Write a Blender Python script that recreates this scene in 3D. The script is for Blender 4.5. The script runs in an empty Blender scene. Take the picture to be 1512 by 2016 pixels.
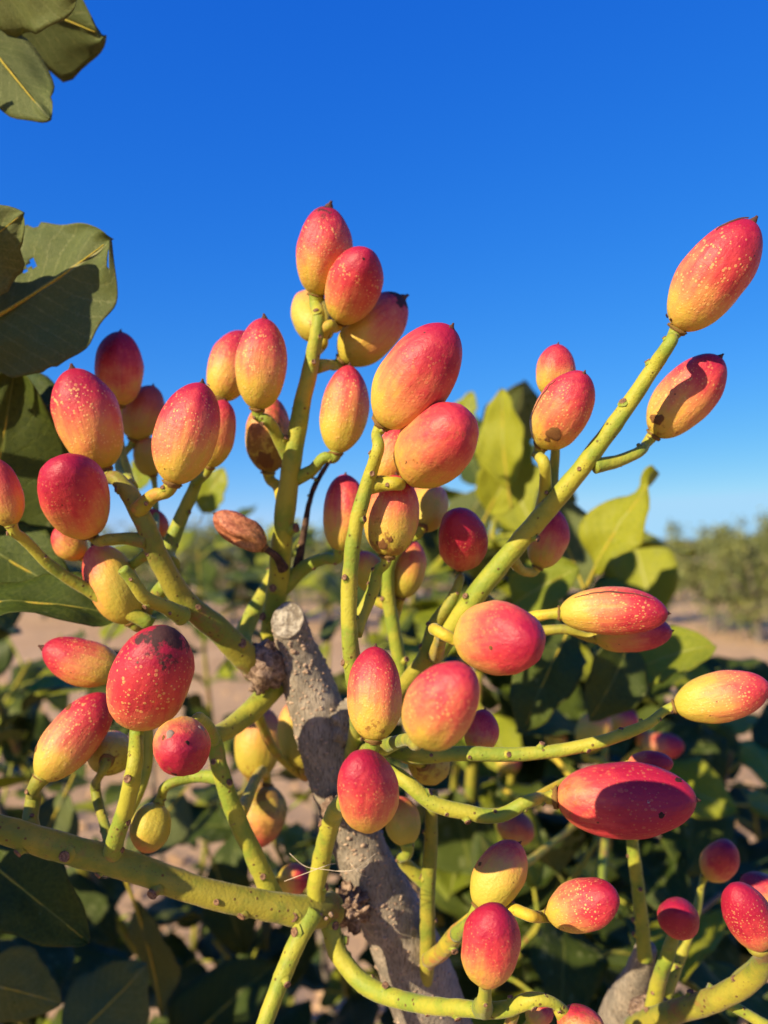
import bpy, math, random
import numpy as np
from mathutils import Vector, Matrix, noise

# ------------------------------------------------------------------ camera, sky, sun, exposure
scene = bpy.context.scene
col = scene.collection
CAM = Vector((0.0, 0.0, 1.35))
PITCH = math.radians(2.93)
FPX = 1600.0                                    # focal length in photograph pixels (1512 x 2016)
camd = bpy.data.cameras.new('camera')
camd.sensor_fit = 'VERTICAL'; camd.sensor_height = 36.0; camd.sensor_width = 27.0
camd.lens = 36.0 * FPX / 2016.0
camd.clip_start = 0.005; camd.clip_end = 6000
camd.dof.use_dof = True; camd.dof.focus_distance = 0.154; camd.dof.aperture_fstop = 15.0
cam = bpy.data.objects.new('camera', camd); col.objects.link(cam)
cam.location = CAM; cam.rotation_euler = (math.radians(90) + PITCH, 0, 0)
scene.camera = cam

SUN_EL, SUN_AZ = math.radians(25.5), math.radians(180 + 47)
world = bpy.data.worlds.new('World'); scene.world = world; world.use_nodes = True
wn = world.node_tree; wn.nodes.clear()
sky = wn.nodes.new('ShaderNodeTexSky'); sky.sky_type = 'NISHITA'; sky.sun_disc = False
sky.sun_elevation = SUN_EL; sky.sun_rotation = SUN_AZ
sky.altitude = 900; sky.air_density = 1.0; sky.dust_density = 0.15; sky.ozone_density = 3.5
hs = wn.nodes.new('ShaderNodeHueSaturation'); hs.inputs['Saturation'].default_value = 1.22
bg = wn.nodes.new('ShaderNodeBackground'); bg.inputs['Strength'].default_value = 0.056
wo = wn.nodes.new('ShaderNodeOutputWorld')
wn.links.new(sky.outputs[0], hs.inputs['Color']); tint = wn.nodes.new('ShaderNodeMix'); tint.data_type = 'RGBA'; tint.blend_type = 'MULTIPLY'; tint.inputs[0].default_value = 1.0
tint.inputs[7].default_value = (0.50, 1.16, 1.95, 1)      # the photograph's deep saturated blue
wn.links.new(hs.outputs[0], tint.inputs[6]); 
sepc = wn.nodes.new('ShaderNodeSeparateColor'); comc = wn.nodes.new('ShaderNodeCombineColor'); wn.links.new(tint.outputs[2], sepc.inputs[0])
for i, (pw_, k_, cap_) in enumerate(((1.229, 2.1, .40), (0.807, 0.754, .70), (0.35, 0.854, .96))):      # grade of the whole sky, channel by channel
    m1 = wn.nodes.new('ShaderNodeMath'); m1.operation = 'MULTIPLY'; m1.inputs[1].default_value = 0.1046
    m2 = wn.nodes.new('ShaderNodeMath'); m2.operation = 'POWER'; m2.inputs[1].default_value = pw_
    m3 = wn.nodes.new('ShaderNodeMath'); m3.operation = 'MULTIPLY'; m3.inputs[1].default_value = k_ * 9.91
    wn.links.new(sepc.outputs[i], m1.inputs[0]); wn.links.new(m1.outputs[0], m2.inputs[0]); wn.links.new(m2.outputs[0], m3.inputs[0]); 
    m4 = wn.nodes.new('ShaderNodeMath'); m4.operation = 'MINIMUM'; m4.inputs[1].default_value = cap_ * 9.91; wn.links.new(m3.outputs[0], m4.inputs[0]); wn.links.new(m4.outputs[0], comc.inputs[i])
wn.links.new(comc.outputs[0], bg.inputs[0]); wn.links.new(bg.outputs[0], wo.inputs[0])
sund = bpy.data.lights.new('sun', 'SUN'); sund.energy = 5.0; sund.angle = math.radians(0.53); sund.color = (1.0, 0.83, 0.54)
sun = bpy.data.objects.new('sun', sund); col.objects.link(sun)
sdir = Vector((math.sin(SUN_AZ) * math.cos(SUN_EL), math.cos(SUN_AZ) * math.cos(SUN_EL), math.sin(SUN_EL)))
sun.rotation_euler = sdir.to_track_quat('Z', 'Y').to_euler(); sun.location = (-3, -3, 5)
scene.view_settings.view_transform = 'Standard'; scene.view_settings.look = 'None'
scene.view_settings.exposure = 0.85; scene.view_settings.gamma = 1.0
scene.view_settings.use_curve_mapping = False
scene.render.engine = 'CYCLES'

RIGHT = Vector((1, 0, 0))
FWD = Vector((0, math.cos(PITCH), math.sin(PITCH)))
UP = Vector((0, -math.sin(PITCH), math.cos(PITCH)))
def P(x, y, d):                                  # photograph pixel + metres ahead -> point
    return CAM + d * (FWD + RIGHT * ((x - 756) / FPX) + UP * ((1008 - y) / FPX))

# ------------------------------------------------------------------ object helpers
WM = {}
def link(o, parent=None, M=None):
    col.objects.link(o)
    M = M or Matrix.Identity(4)
    o.matrix_world = M; WM[o.name] = M
    if parent is not None:
        o.parent = parent; o.matrix_parent_inverse = WM[parent.name].inverted()
        o.matrix_basis = M
    return o
def tag(o, label=None, cat=None, group=None, kind=None):
    if label: o['label'] = label
    if cat: o['category'] = cat
    if group: o['group'] = group
    if kind: o['kind'] = kind
    return o
def mesh(name, V, F, mats, smooth=True, midx=None):
    me = bpy.data.meshes.new(name)
    me.from_pydata([tuple(v) for v in V], [], F)
    for m in (mats if isinstance(mats, (list, tuple)) else [mats]): me.materials.append(m)
    if smooth: me.polygons.foreach_set('use_smooth', [True] * len(me.polygons))
    if midx is not None: me.polygons.foreach_set('material_index', midx)
    me.update()
    return me
def build(name, V, F, mats, parent=None, origin=None, smooth=True, midx=None):
    o0 = Vector(origin) if origin is not None else Vector(V[0])
    me = mesh(name, [Vector(v) - o0 for v in V], F, mats, smooth, midx)
    return link(bpy.data.objects.new(name, me), parent, Matrix.Translation(o0))
def empty(name, loc):
    return link(bpy.data.objects.new(name, None), None, Matrix.Translation(Vector(loc)))

# ------------------------------------------------------------------ material helpers
class G:
    def __init__(s, name):
        s.m = bpy.data.materials.new(name); s.m.use_nodes = True
        s.t = s.m.node_tree; s.t.nodes.clear()
        s.out = s.t.nodes.new('ShaderNodeOutputMaterial')
    def n(s, typ, **kw):
        nd = s.t.nodes.new('ShaderNode' + typ)
        for k, v in kw.items(): setattr(nd, k, v)
        return nd
    def put(s, sock, v):
        if hasattr(v, 'is_linked') or isinstance(v, bpy.types.NodeSocket): s.t.links.new(v, sock)
        else: sock.default_value = v
    def math(s, op, a, b=0.0, c=0.0, clamp=False):
        nd = s.n('Math', operation=op, use_clamp=clamp)
        for i, v in enumerate((a, b, c)): s.put(nd.inputs[i], v)
        return nd.outputs[0]
    def vmul(s, a, b, op='MULTIPLY'):
        nd = s.n('VectorMath', operation=op); s.put(nd.inputs[0], a); s.put(nd.inputs[1], b); return nd.outputs[0]
    def noise(s, v, scale, detail=3.0, rough=0.55):
        nd = s.n('TexNoise'); s.put(nd.inputs['Vector'], v); nd.inputs['Scale'].default_value = scale
        nd.inputs['Detail'].default_value = detail; nd.inputs['Roughness'].default_value = rough
        return nd.outputs['Fac']
    def voro(s, v, scale, rnd=1.0, feature='F1'):
        nd = s.n('TexVoronoi', feature=feature); s.put(nd.inputs['Vector'], v); nd.inputs['Scale'].default_value = scale
        nd.inputs['Randomness'].default_value = rnd
        return nd
    def step(s, v, a, b, o0=0.0, o1=1.0):
        nd = s.n('MapRange', interpolation_type='SMOOTHSTEP'); s.put(nd.inputs[0], v)
        for i, q in zip((1, 2, 3, 4), (a, b, o0, o1)): s.put(nd.inputs[i], q)
        return nd.outputs[0]
    def mix(s, f, a, b, blend='MIX'):
        nd = s.n('Mix', data_type='RGBA', blend_type=blend, clamp_factor=True)
        s.put(nd.inputs[0], f)
        for i, v in ((6, a), (7, b)):
            s.put(nd.inputs[i], (v[0], v[1], v[2], 1.0) if isinstance(v, tuple) else v)
        return nd.outputs[2]
    def ramp(s, f, stops):
        nd = s.n('ValToRGB'); cr = nd.color_ramp
        while len(cr.elements) < len(stops): cr.elements.new(0.5)
        for e, (p, c) in zip(cr.elements, stops): e.position = p; e.color = (c[0], c[1], c[2], 1)
        s.put(nd.inputs[0], f); return nd.outputs[0]
    def attr(s, name):
        nd = s.n('Attribute', attribute_type='OBJECT', attribute_name=name); return nd.outputs['Fac']
    def bump(s, h, strength, dist):
        nd = s.n('Bump'); s.put(nd.inputs['Height'], h); nd.inputs['Strength'].default_value = strength
        nd.inputs['Distance'].default_value = dist; return nd.outputs[0]
    def bsdf(s, colr, rough, normal=None, spec=0.5, sss=0.0, rad=None, sheen=0.0):
        b = s.n('BsdfPrincipled'); s.put(b.inputs['Base Color'], (colr + (1,)) if isinstance(colr, tuple) else colr)
        s.put(b.inputs['Roughness'], rough); b.inputs['Specular IOR Level'].default_value = spec
        if normal is not None: s.put(b.inputs['Normal'], normal)
        if sss:
            b.inputs['Subsurface Weight'].default_value = sss; b.inputs['Subsurface Radius'].default_value = rad
            b.inputs['Subsurface Scale'].default_value = 1.0
        if sheen: b.inputs['Sheen Weight'].default_value = sheen; b.inputs['Sheen Roughness'].default_value = 0.4
        return b.outputs[0]
    def done(s, sh): s.t.links.new(sh, s.out.inputs[0]); return s.m
    def obj(s): return s.n('TexCoord').outputs['Object']

def mat_fruit():
    g = G('pistachio_hull'); c = g.obj()
    seed = g.attr('seed'); sep = g.n('SeparateXYZ'); g.put(sep.inputs[0], c)
    x, y, t = sep.outputs
    cs = g.vmul(c, (1, 1, 1.65))
    off = g.n('CombineXYZ'); g.put(off.inputs[0], g.math('MULTIPLY', seed, 7.31)); g.put(off.inputs[1], g.math('MULTIPLY', seed, 3.77)); g.put(off.inputs[2], seed)
    c2 = g.vmul(cs, off.outputs[0], 'ADD')
    n1 = g.noise(c2, 2.2, 2); n2 = g.noise(c2, 14, 3)
    st = g.noise(g.vmul(c2, (7, 7, 0.55)), 1.6, 3)
    v = g.math('ADD', t, g.math('MULTIPLY', g.math('SUBTRACT', n1, 0.5), 0.58))
    v = g.math('ADD', v, g.math('MULTIPLY', g.math('SUBTRACT', st, 0.5), 0.36))
    v = g.math('ADD', v, g.math('MULTIPLY', g.math('SUBTRACT', n2, 0.5), 0.14))
    v = g.math('ADD', v, g.math('MULTIPLY', x, g.attr('side')))
    v = g.math('ADD', v, g.math('ADD', g.attr('blush'), 0.05))
    base = g.ramp(v, [(0.0, (0.44, 0.355, 0.045)), (0.22, (0.57, 0.355, 0.058)), (0.40, (0.60, 0.245, 0.075)),
                      (0.56, (0.58, 0.135, 0.070)), (0.74, (0.50, 0.040, 0.050)), (0.97, (0.33, 0.007, 0.034))])
    # pale lenticels
    vo = g.voro(c2, 18.5); lr = g.noise(c2, 5, 1)
    rad = g.math('MULTIPLY', g.math('SUBTRACT', g.math('ADD', lr, g.math('MULTIPLY', g.n('RGBToBW').outputs[0] if False else n1, 0.3)), 0.22), 0.72)
    big = g.n('SeparateColor'); g.put(big.inputs[0], vo.outputs['Color'])
    rad = g.math('MULTIPLY', rad, g.math('ADD', 0.45, g.math('MULTIPLY', big.outputs[0], 0.75)))
    lent = g.step(g.math('SUBTRACT', rad, vo.outputs['Distance']), -0.03, 0.10)
    mid = g.math('MULTIPLY', g.step(t, 0.03, 0.25), g.step(t, 0.97, 0.72, 0.0, 1.0))
    lent = g.math('MULTIPLY', g.math('MULTIPLY', lent, mid), g.attr('spots'))
    base = g.mix(g.math('MULTIPLY', lent, 0.46), base, (0.76, 0.48, 0.15))
    # brown russet near the base and rubbed patches
    sc = g.noise(c2, 5.5, 6, 0.7); low = g.step(t, 0.40, 0.02)
    scv = g.math('ADD', g.math('MULTIPLY', low, 0.16), g.math('ADD', sc, g.math('MULTIPLY', g.attr('scab'), 0.30)))
    base = g.mix(g.math('MULTIPLY', g.step(scv, 0.76, 0.86), 0.75), base, (0.22, 0.085, 0.02))
    # tiny dark specks
    vs = g.voro(c2, 4.2); r2 = g.n('SeparateColor'); g.put(r2.inputs[0], vs.outputs['Color'])
    spk = g.math('MULTIPLY', g.step(vs.outputs['Distance'], 0.085, 0.045), g.math('GREATER_THAN', r2.outputs[0], 0.72))
    base = g.mix(g.math('MULTIPLY', spk, 0.85), base, (0.06, 0.02, 0.012))
    # blackened shoulder round the apex
    ch = g.math('ADD', g.math('ADD', t, g.math('MULTIPLY', g.math('SUBTRACT', g.noise(c2, 4, 4, 0.65), 0.5), 0.55)), g.math('MULTIPLY', g.attr('char'), 0.34))
    chm = g.step(ch, 1.13, 1.19)
    base = g.mix(g.math('MULTIPLY', chm, 0.92), base, (0.025, 0.017, 0.015))
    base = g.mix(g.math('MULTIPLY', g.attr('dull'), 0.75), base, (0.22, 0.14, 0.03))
    base = g.mix(g.math('MULTIPLY', g.attr('dry'), 0.85), base, g.mix(g.step(g.noise(c2, 9, 6, 0.75), 0.40, 0.62), (0.20, 0.07, 0.035), (0.50, 0.20, 0.105)))
    h = g.math('ADD', g.math('MULTIPLY', lent, 0.5), g.math('ADD', g.math('MULTIPLY', n2, 0.8), g.math('MULTIPLY', st, 0.8)))
    h = g.math('ADD', h, g.math('MULTIPLY', g.noise(c2, 60, 3), 0.25))
    rough = g.math('ADD', 0.40, g.math('ADD', g.math('MULTIPLY', n2, 0.22), g.math('MULTIPLY', chm, 0.3)))
    return g.done(g.bsdf(base, rough, g.bump(h, 0.35, 0.0006), 0.38, 0.10, (0.0012, 0.0004, 0.0002)))

def mat_stalk(name, green, tan, amount):
    g = G(name); c = g.obj()
    n = g.noise(c, 110, 4); nf = g.noise(c, 1500, 3)
    st = g.noise(g.vmul(c, (1, 1, 1)), 420, 4)
    b = g.mix(g.step(n, 0.40, 0.62), (green[0] * 1.15, green[1] * 1.05, green[2]), (green[0] * 0.62, green[1] * 0.80, green[2] * 0.8))
    b = g.mix(g.step(g.noise(c, 55, 5, 0.7), 0.66 - amount, 0.80 - amount), b, tan)
    b = g.mix(g.math('MULTIPLY', g.step(st, 0.62, 0.76), 0.35), b, (0.20, 0.13, 0.025))
    b = g.mix(g.math('MULTIPLY', g.step(g.noise(c, 240, 6, 0.75), 0.55, 0.70), 0.45), b, tan)
    vo = g.voro(c, 620); rr = g.n('SeparateColor'); g.put(rr.inputs[0], vo.outputs['Color'])
    d = g.math('MULTIPLY', g.step(vo.outputs['Distance'], 0.24, 0.13), g.math('GREATER_THAN', rr.outputs[0], 0.74))
    vf = g.voro(c, 1700); rf = g.n('SeparateColor'); g.put(rf.inputs[0], vf.outputs['Color'])
    d2 = g.math('MULTIPLY', g.step(vf.outputs['Distance'], 0.30, 0.16), g.math('GREATER_THAN', rf.outputs[0], 0.62))
    d = g.math('MAXIMUM', d, g.math('MULTIPLY', d2, g.math('MULTIPLY', g.step(g.noise(c, 130, 3), 0.42, 0.6), 0.7)))
    b = g.mix(g.math('MULTIPLY', d, 0.8), b, (0.10, 0.035, 0.015))
    h = g.math('ADD', nf, g.math('ADD', g.math('MULTIPLY', st, 1.2), g.math('MULTIPLY', d, 0.6)))
    return g.done(g.bsdf(b, 0.58, g.bump(h, 0.5, 0.0003), 0.28, 0.0, None, 0.10))

def mat_simple(name, a, b, scale, rough=0.75, bump=0.4, dist=0.0004, detail=5):
    g = G(name); c = g.obj(); n = g.noise(c, scale, detail, 0.65)
    return g.done(g.bsdf(g.mix(g.step(n, 0.35, 0.68), a, b), rough, g.bump(n, bump, dist), 0.25))

def mat_bark():
    g = G('grey_bark'); c = g.obj()
    fib = g.noise(g.vmul(c, (1, 1, 0.16)), 2400, 4, 0.6); n = g.noise(c, 170, 5, 0.65); f2 = g.noise(g.vmul(c, (1, 1, 0.3)), 900, 5, 0.7)
    b = g.mix(g.step(n, 0.38, 0.66), (0.21, 0.18, 0.145), (0.34, 0.28, 0.22))
    b = g.mix(g.step(fib, 0.48, 0.68), b, (0.115, 0.09, 0.07))
    b = g.mix(g.math('MULTIPLY', g.step(f2, 0.55, 0.7), 0.6), b, (0.42, 0.36, 0.30))
    h = g.math('ADD', g.math('MULTIPLY', fib, 0.8), g.math('ADD', f2, n))
    return g.done(g.bsdf(b, 0.8, g.bump(h, 0.6, 0.0008), 0.2))

def mat_wood_cut():
    g = G('cut_wood'); c = g.obj(); n = g.noise(c, 420, 6, 0.7); cr = g.voro(c, 380, 1.0, 'DISTANCE_TO_EDGE')
    ck = g.step(g.math('ADD', cr.outputs['Distance'], g.math('MULTIPLY', n, 0.10)), 0.10, 0.055)
    b = g.mix(g.step(n, 0.40, 0.62), (0.16, 0.13, 0.10), (0.46, 0.41, 0.34))
    b = g.mix(g.math('MULTIPLY', ck, 0.0), b, (0.13, 0.09, 0.06))
    return g.done(g.bsdf(b, 0.85, g.bump(n, 0.9, 0.001), 0.2))

def mat_leaf(name, ca, cb, vein, trans, tfac, rough):
    g = G(name); uv = g.n('TexCoord').outputs['UV']; c = g.obj()
    sep = g.n('SeparateXYZ'); g.put(sep.inputs[0], uv); u, v = sep.outputs[0], sep.outputs[1]
    au = g.math('ABSOLUTE', g.math('SUBTRACT', u, 0.5))
    ph = g.math('ADD', g.math('SUBTRACT', v, g.math('MULTIPLY', au, 0.55)), g.math('MULTIPLY', g.noise(c, 60, 2), 0.05))
    fr = g.math('ABSOLUTE', g.math('SUBTRACT', g.math('FRACT', g.math('MULTIPLY', ph, 11.0)), 0.5))
    sv = g.step(fr, 0.09, 0.02)
    net = g.voro(c, 420, 1.0, 'DISTANCE_TO_EDGE'); nv = g.math('MULTIPLY', g.step(net.outputs['Distance'], 0.07, 0.02), 0.25)
    mv = g.step(au, 0.022, 0.008)
    vm = g.math('MAXIMUM', mv, g.math('MAXIMUM', g.math('MULTIPLY', sv, 0.28), nv))
    seed = g.attr('seed')
    n = g.noise(c, 45, 4, 0.6)
    b = g.mix(g.step(g.math('ADD', n, g.math('MULTIPLY', g.math('SUBTRACT', seed, 0.5), 0.35)), 0.35, 0.7), ca, cb)
    b = g.mix(g.math('MULTIPLY', vm, 0.75), b, vein)
    sp = g.noise(c, 150, 5, 0.7)
    edge = g.math('MULTIPLY', g.step(au, 0.40, 0.5), 0.10)
    b = g.mix(g.math('MULTIPLY', g.step(g.math('ADD', sp, edge), 0.63, 0.72), 0.8), b, (0.16, 0.075, 0.03))
    h = g.math('ADD', g.math('MULTIPLY', vm, -1.0), g.math('MULTIPLY', n, 0.7))
    nm = g.bump(h, 0.4, 0.0007)
    d = g.bsdf(b, rough, nm, 0.22)
    tr = g.n('BsdfTranslucent'); g.put(tr.inputs[0], g.mix(0.5, b, trans, 'MIX')); g.put(tr.inputs['Normal'], nm)
    mx = g.n('MixShader'); mx.inputs[0].default_value = tfac
    g.t.links.new(d, mx.inputs[1]); g.t.links.new(tr.outputs[0], mx.inputs[2])
    return g.done(mx.outputs[0])

def mat_soil():
    g = G('tan_soil'); c = g.obj()
    a = g.noise(c, 0.35, 5); b_ = g.noise(c, 4.0, 6, 0.65); f = g.noise(c, 40, 5, 0.7)
    col_ = g.mix(g.step(a, 0.35, 0.65), (0.53, 0.335, 0.175), (0.62, 0.405, 0.225))
    col_ = g.mix(g.math('MULTIPLY', g.step(b_, 0.48, 0.72), 0.6), col_, (0.33, 0.20, 0.11))
    col_ = g.mix(g.math('MULTIPLY', g.step(f, 0.55, 0.75), 0.5), col_, (0.62, 0.44, 0.28))
    h = g.math('ADD', g.math('MULTIPLY', b_, 2.0), f)
    return g.done(g.bsdf(col_, 0.92, g.bump(h, 0.9, 0.03), 0.15))

M_FRUIT = mat_fruit()
M_STALK = mat_stalk('green_stalk', (0.315, 0.32, 0.036), (0.32, 0.19, 0.05), 0.08)
M_STALK_OLD = mat_stalk('browning_stalk', (0.26, 0.245, 0.030), (0.24, 0.125, 0.035), 0.13)
M_PED = mat_stalk('pedicel_skin', (0.44, 0.35, 0.03), (0.46, 0.19, 0.045), 0.12)
M_SCAR = mat_simple('scar_brown', (0.10, 0.05, 0.03), (0.30, 0.17, 0.10), 1500, 0.85, 0.7)
M_TIP = mat_simple('dry_tip', (0.05, 0.022, 0.018), (0.20, 0.09, 0.06), 1800, 0.9, 0.6)
M_DRYTWIG = mat_simple('dry_dark_twig', (0.035, 0.02, 0.015), (0.13, 0.07, 0.045), 500, 0.8, 0.6)
M_BARK = mat_bark()
M_KNOT = mat_simple('knot_bark', (0.11, 0.065, 0.045), (0.36, 0.25, 0.18), 700, 0.85, 0.9, 0.001)
M_LENT = mat_simple('lenticel_bark', (0.30, 0.20, 0.14), (0.46, 0.34, 0.25), 900, 0.85, 0.4)
M_CUT = mat_wood_cut()
M_FIBRE = mat_simple('pale_fibre', (0.45, 0.36, 0.25), (0.6, 0.5, 0.38), 900, 0.8, 0.1)
M_LTOP = mat_leaf('leaf_upper', (0.034, 0.060, 0.009), (0.075, 0.105, 0.014), (0.17, 0.19, 0.04), (0.34, 0.38, 0.012), 0.28, 0.46)
M_LBOT = mat_leaf('leaf_under', (0.090, 0.120, 0.034), (0.140, 0.170, 0.050), (0.34, 0.32, 0.13), (0.30, 0.38, 0.03), 0.26, 0.55)
M_LYTOP = mat_leaf('young_lit_leaf_upper', (0.19, 0.24, 0.015), (0.34, 0.35, 0.02), (0.42, 0.42, 0.12), (0.45, 0.46, 0.02), 0.35, 0.42)  # bright yellow-green young leaf, also standing in for sunlit foliage
M_LYBOT = mat_leaf('young_lit_leaf_under', (0.20, 0.24, 0.03), (0.30, 0.32, 0.04), (0.42, 0.40, 0.14), (0.45, 0.46, 0.03), 0.35, 0.55)
M_SOIL = mat_soil()
M_TRUNK = mat_simple('orchard_bark', (0.10, 0.085, 0.07), (0.24, 0.20, 0.165), 30, 0.85, 0.6, 0.01)
M_CROWN = mat_simple('orchard_leaf', (0.095, 0.120, 0.036), (0.22, 0.225, 0.065), 2.2, 0.5, 0.1, 0.01)
M_HILL = mat_simple('hill_scrub', (0.07, 0.085, 0.04), (0.16, 0.14, 0.075), 0.035, 0.9, 0.3, 2.0)

# ------------------------------------------------------------------ the setting: ground, hills
def ground():
    rng = [0.0, 0.35, 0.7, 1.0]
    while rng[-1] < 4500: rng.append(rng[-1] * (1.035 if rng[-1] < 14 else 1.25))
    na = 160; V = []; F = []
    for r in rng:
        for a in range(na):
            an = 2 * math.pi * a / na; x = r * math.cos(an); y = r * math.sin(an)
            f = max(0.0, 1 - r / 25.0)
            z = 0.05 * f * noise.noise((x * 1.3, y * 1.3, 0)) + 0.035 * f * noise.noise((x * 5, y * 5, 3)) - 0.03 * f
            z += 0.03 * f * math.sin((x * 0.8 + y * 0.6) * 7.0 + 1.5 * noise.noise((x, y, 9)))
            V.append((x, y, z))
    for i in range(len(rng) - 1):
        for a in range(na):
            b = (a + 1) % na
            F.append((i * na + a, (i + 1) * na + a, (i + 1) * na + b, i * na + b))
    o = build('ground', V, F, M_SOIL, origin=(0, 0, 0)); tag(o, 'pale tan ploughed orchard soil under the trees', 'ground', kind='structure')
ground()
def gz(x, y):
    r = math.hypot(x, y); f = max(0.0, 1 - r / 25.0)
    return 0.05 * f * noise.noise((x * 1.3, y * 1.3, 0)) + 0.035 * f * noise.noise((x * 5, y * 5, 3)) - 0.03 * f + 0.03 * f * math.sin((x * 0.8 + y * 0.6) * 7.0 + 1.5 * noise.noise((x, y, 9)))

def clods():
    rnd = random.Random(5); V = []; F = []
    for k in range(4200):
        y = 1.2 + 8 * rnd.random() ** 1.7; x = (rnd.random() - 0.5) * (2.0 + y * 1.5)
        s = 0.006 + 0.035 * rnd.random() ** 3.5; z = gz(x, y); b = len(V); a0 = rnd.random() * 6
        for (h, q) in ((-0.5, 0.9), (0.25, 1.0), (0.75, 0.5)):
            for i in range(5):
                an = a0 + i * 1.2566; rr = s * q * (0.7 + 0.6 * rnd.random())
                V.append((x + rr * math.cos(an), y + rr * math.sin(an), z + h * s * (0.8 + 0.4 * rnd.random())))
        for l in (0, 1):
            for i in range(5): F.append((b + l * 5 + i, b + l * 5 + (i + 1) % 5, b + l * 5 + 5 + (i + 1) % 5, b + l * 5 + 5 + i))
        F.append(tuple(b + 10 + i for i in range(5)))
    o = build('soil_clods', V, F, M_SOIL, origin=(0, 0, 0), smooth=False)
    tag(o, 'loose tan soil clods scattered over the orchard ground', 'soil', kind='stuff')
clods()

def hills():
    V = []; F = []; n = 140
    for k, (R, h0) in enumerate(((380, -3), (430, 1.0), (500, 1.0), (760, 0.4), (900, -3))):
        for i in range(n + 1):
            a = math.radians(-20 + 220 * i / n)
            h = 0 if h0 < 0 else (5 + 9 * (0.5 + noise.noise((a * 2.1, 0.3, 0))) + 3 * noise.noise((a * 14, k, 1)) + 1.2 * noise.noise((a * 60, k, 4))) * (0.62 if k == 1 else 1.0) * h0
            V.append((R * math.cos(a), R * math.sin(a), h + (h0 if h0 < 0 else 0)))
    for k in range(4):
        for i in range(n): F.append((k * (n + 1) + i, k * (n + 1) + i + 1, (k + 1) * (n + 1) + i + 1, (k + 1) * (n + 1) + i))
    tag(build('hills', V, F, M_HILL, origin=(0, 0, 0)), 'low scrubby olive brown hills along the horizon', 'hill', kind='structure')
hills()

# ------------------------------------------------------------------ tubes
def spline(pts, sub):
    """Catmull-Rom through (Vector, radius)"""
    n = len(pts); out = []
    A = [np.array([*p, r]) for p, r in pts]
    h = [max(1e-6, float(np.linalg.norm(A[i + 1][:3] - A[i][:3]))) for i in range(n - 1)]
    m = []
    for i in range(n):
        if i == 0: m.append((A[1] - A[0]) / h[0])
        elif i == n - 1: m.append((A[-1] - A[-2]) / h[-1])
        else: m.append(((A[i] - A[i - 1]) / h[i - 1] * h[i] + (A[i + 1] - A[i]) / h[i] * h[i - 1]) / (h[i] + h[i - 1]))
    for i in range(n - 1):
        for q in range(sub):
            t = q / sub; t2 = t * t; t3 = t2 * t
            out.append((2 * t3 - 3 * t2 + 1) * A[i] + (t3 - 2 * t2 + t) * h[i] * m[i] + (-2 * t3 + 3 * t2) * A[i + 1] + (t3 - t2) * h[i] * m[i + 1])
    out.append(A[-1])
    return [(Vector(q[:3]), max(1e-5, float(q[3]))) for q in out]
def tube_geo(pts, sub=7, seg=16, lump=0.05, freq=160, cut=None, round_end=True, seed=0):
    S = spline(pts, sub); V = []; F = []
    n = len(S); tang = []
    for i in range(n):
        a = S[max(0, i - 1)][0]; b = S[min(n - 1, i + 1)][0]; tang.append((b - a).normalized())
    ref = Vector((0, 0, 1)) if abs(tang[0].z) < 0.9 else Vector((1, 0, 0))
    nx = (ref - tang[0] * ref.dot(tang[0])).normalized()
    dist_end = [0.0] * n
    for i in range(n - 2, -1, -1): dist_end[i] = dist_end[i + 1] + (S[i + 1][0] - S[i][0]).length
    fr = []
    for i in range(n):
        t = tang[i]; nx = (nx - t * nx.dot(t)).normalized(); ny = t.cross(nx); fr.append((t, nx.copy(), ny))
        c, r = S[i]
        for k in range(seg):
            an = 2 * math.pi * k / seg; dv = nx * math.cos(an) + ny * math.sin(an)
            q = c + dv * r
            rr = r * (1 + lump * noise.noise((q.x * freq + seed * 3.1, q.y * freq, q.z * freq)) + lump * 0.6 * noise.noise((q.x * freq * 3, q.y * freq * 3 + seed, q.z * freq * 3)))
            q = c + dv * rr
            if cut is not None:
                f = max(0.0, 1 - dist_end[i] / (3.6 * S[-1][1]))
                q = q - t * ((dv * rr).dot(cut) / t.dot(cut)) * f
            V.append(q)
    for i in range(n - 1):
        for k in range(seg):
            b = (k + 1) % seg; F.append((i * seg + k, i * seg + b, (i + 1) * seg + b, (i + 1) * seg + k))
    if cut is None and round_end:
        t = tang[-1]; c, r = S[-1]
        for j, (a, s) in enumerate(((0.35, 0.88), (0.55, 0.6))):
            for k in range(seg):
                V.append(c + (V[(n - 1) * seg + k] - c) * s + t * r * a * 0.7)
            o0 = (n - 1 + j) * seg
            for k in range(seg):
                b = (k + 1) % seg; F.append((o0 + k, o0 + b, o0 + seg + b, o0 + seg + k))
        F.append(tuple((n + 1) * seg + k for k in range(seg)))
    else: F.append(tuple((n - 1) * seg + k for k in range(seg)))
    F.append(tuple(reversed(range(seg))))
    return V, F, S, fr
def pts_px(L):
    return [(P(x, y, d), 0.5 * w * d / FPX) for (x, y, w, d) in L]

# ------------------------------------------------------------------ the pistachio tree (one thing; its stalks and leaves are parts)
TB = Vector((0.16, 0.62, gz(0.16, 0.62)))
tree = empty('pistachio_tree', TB)
tag(tree, 'young pistachio tree with pruned grey branch, yellow-green fruit stalks and leathery leaves', 'tree')

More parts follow.
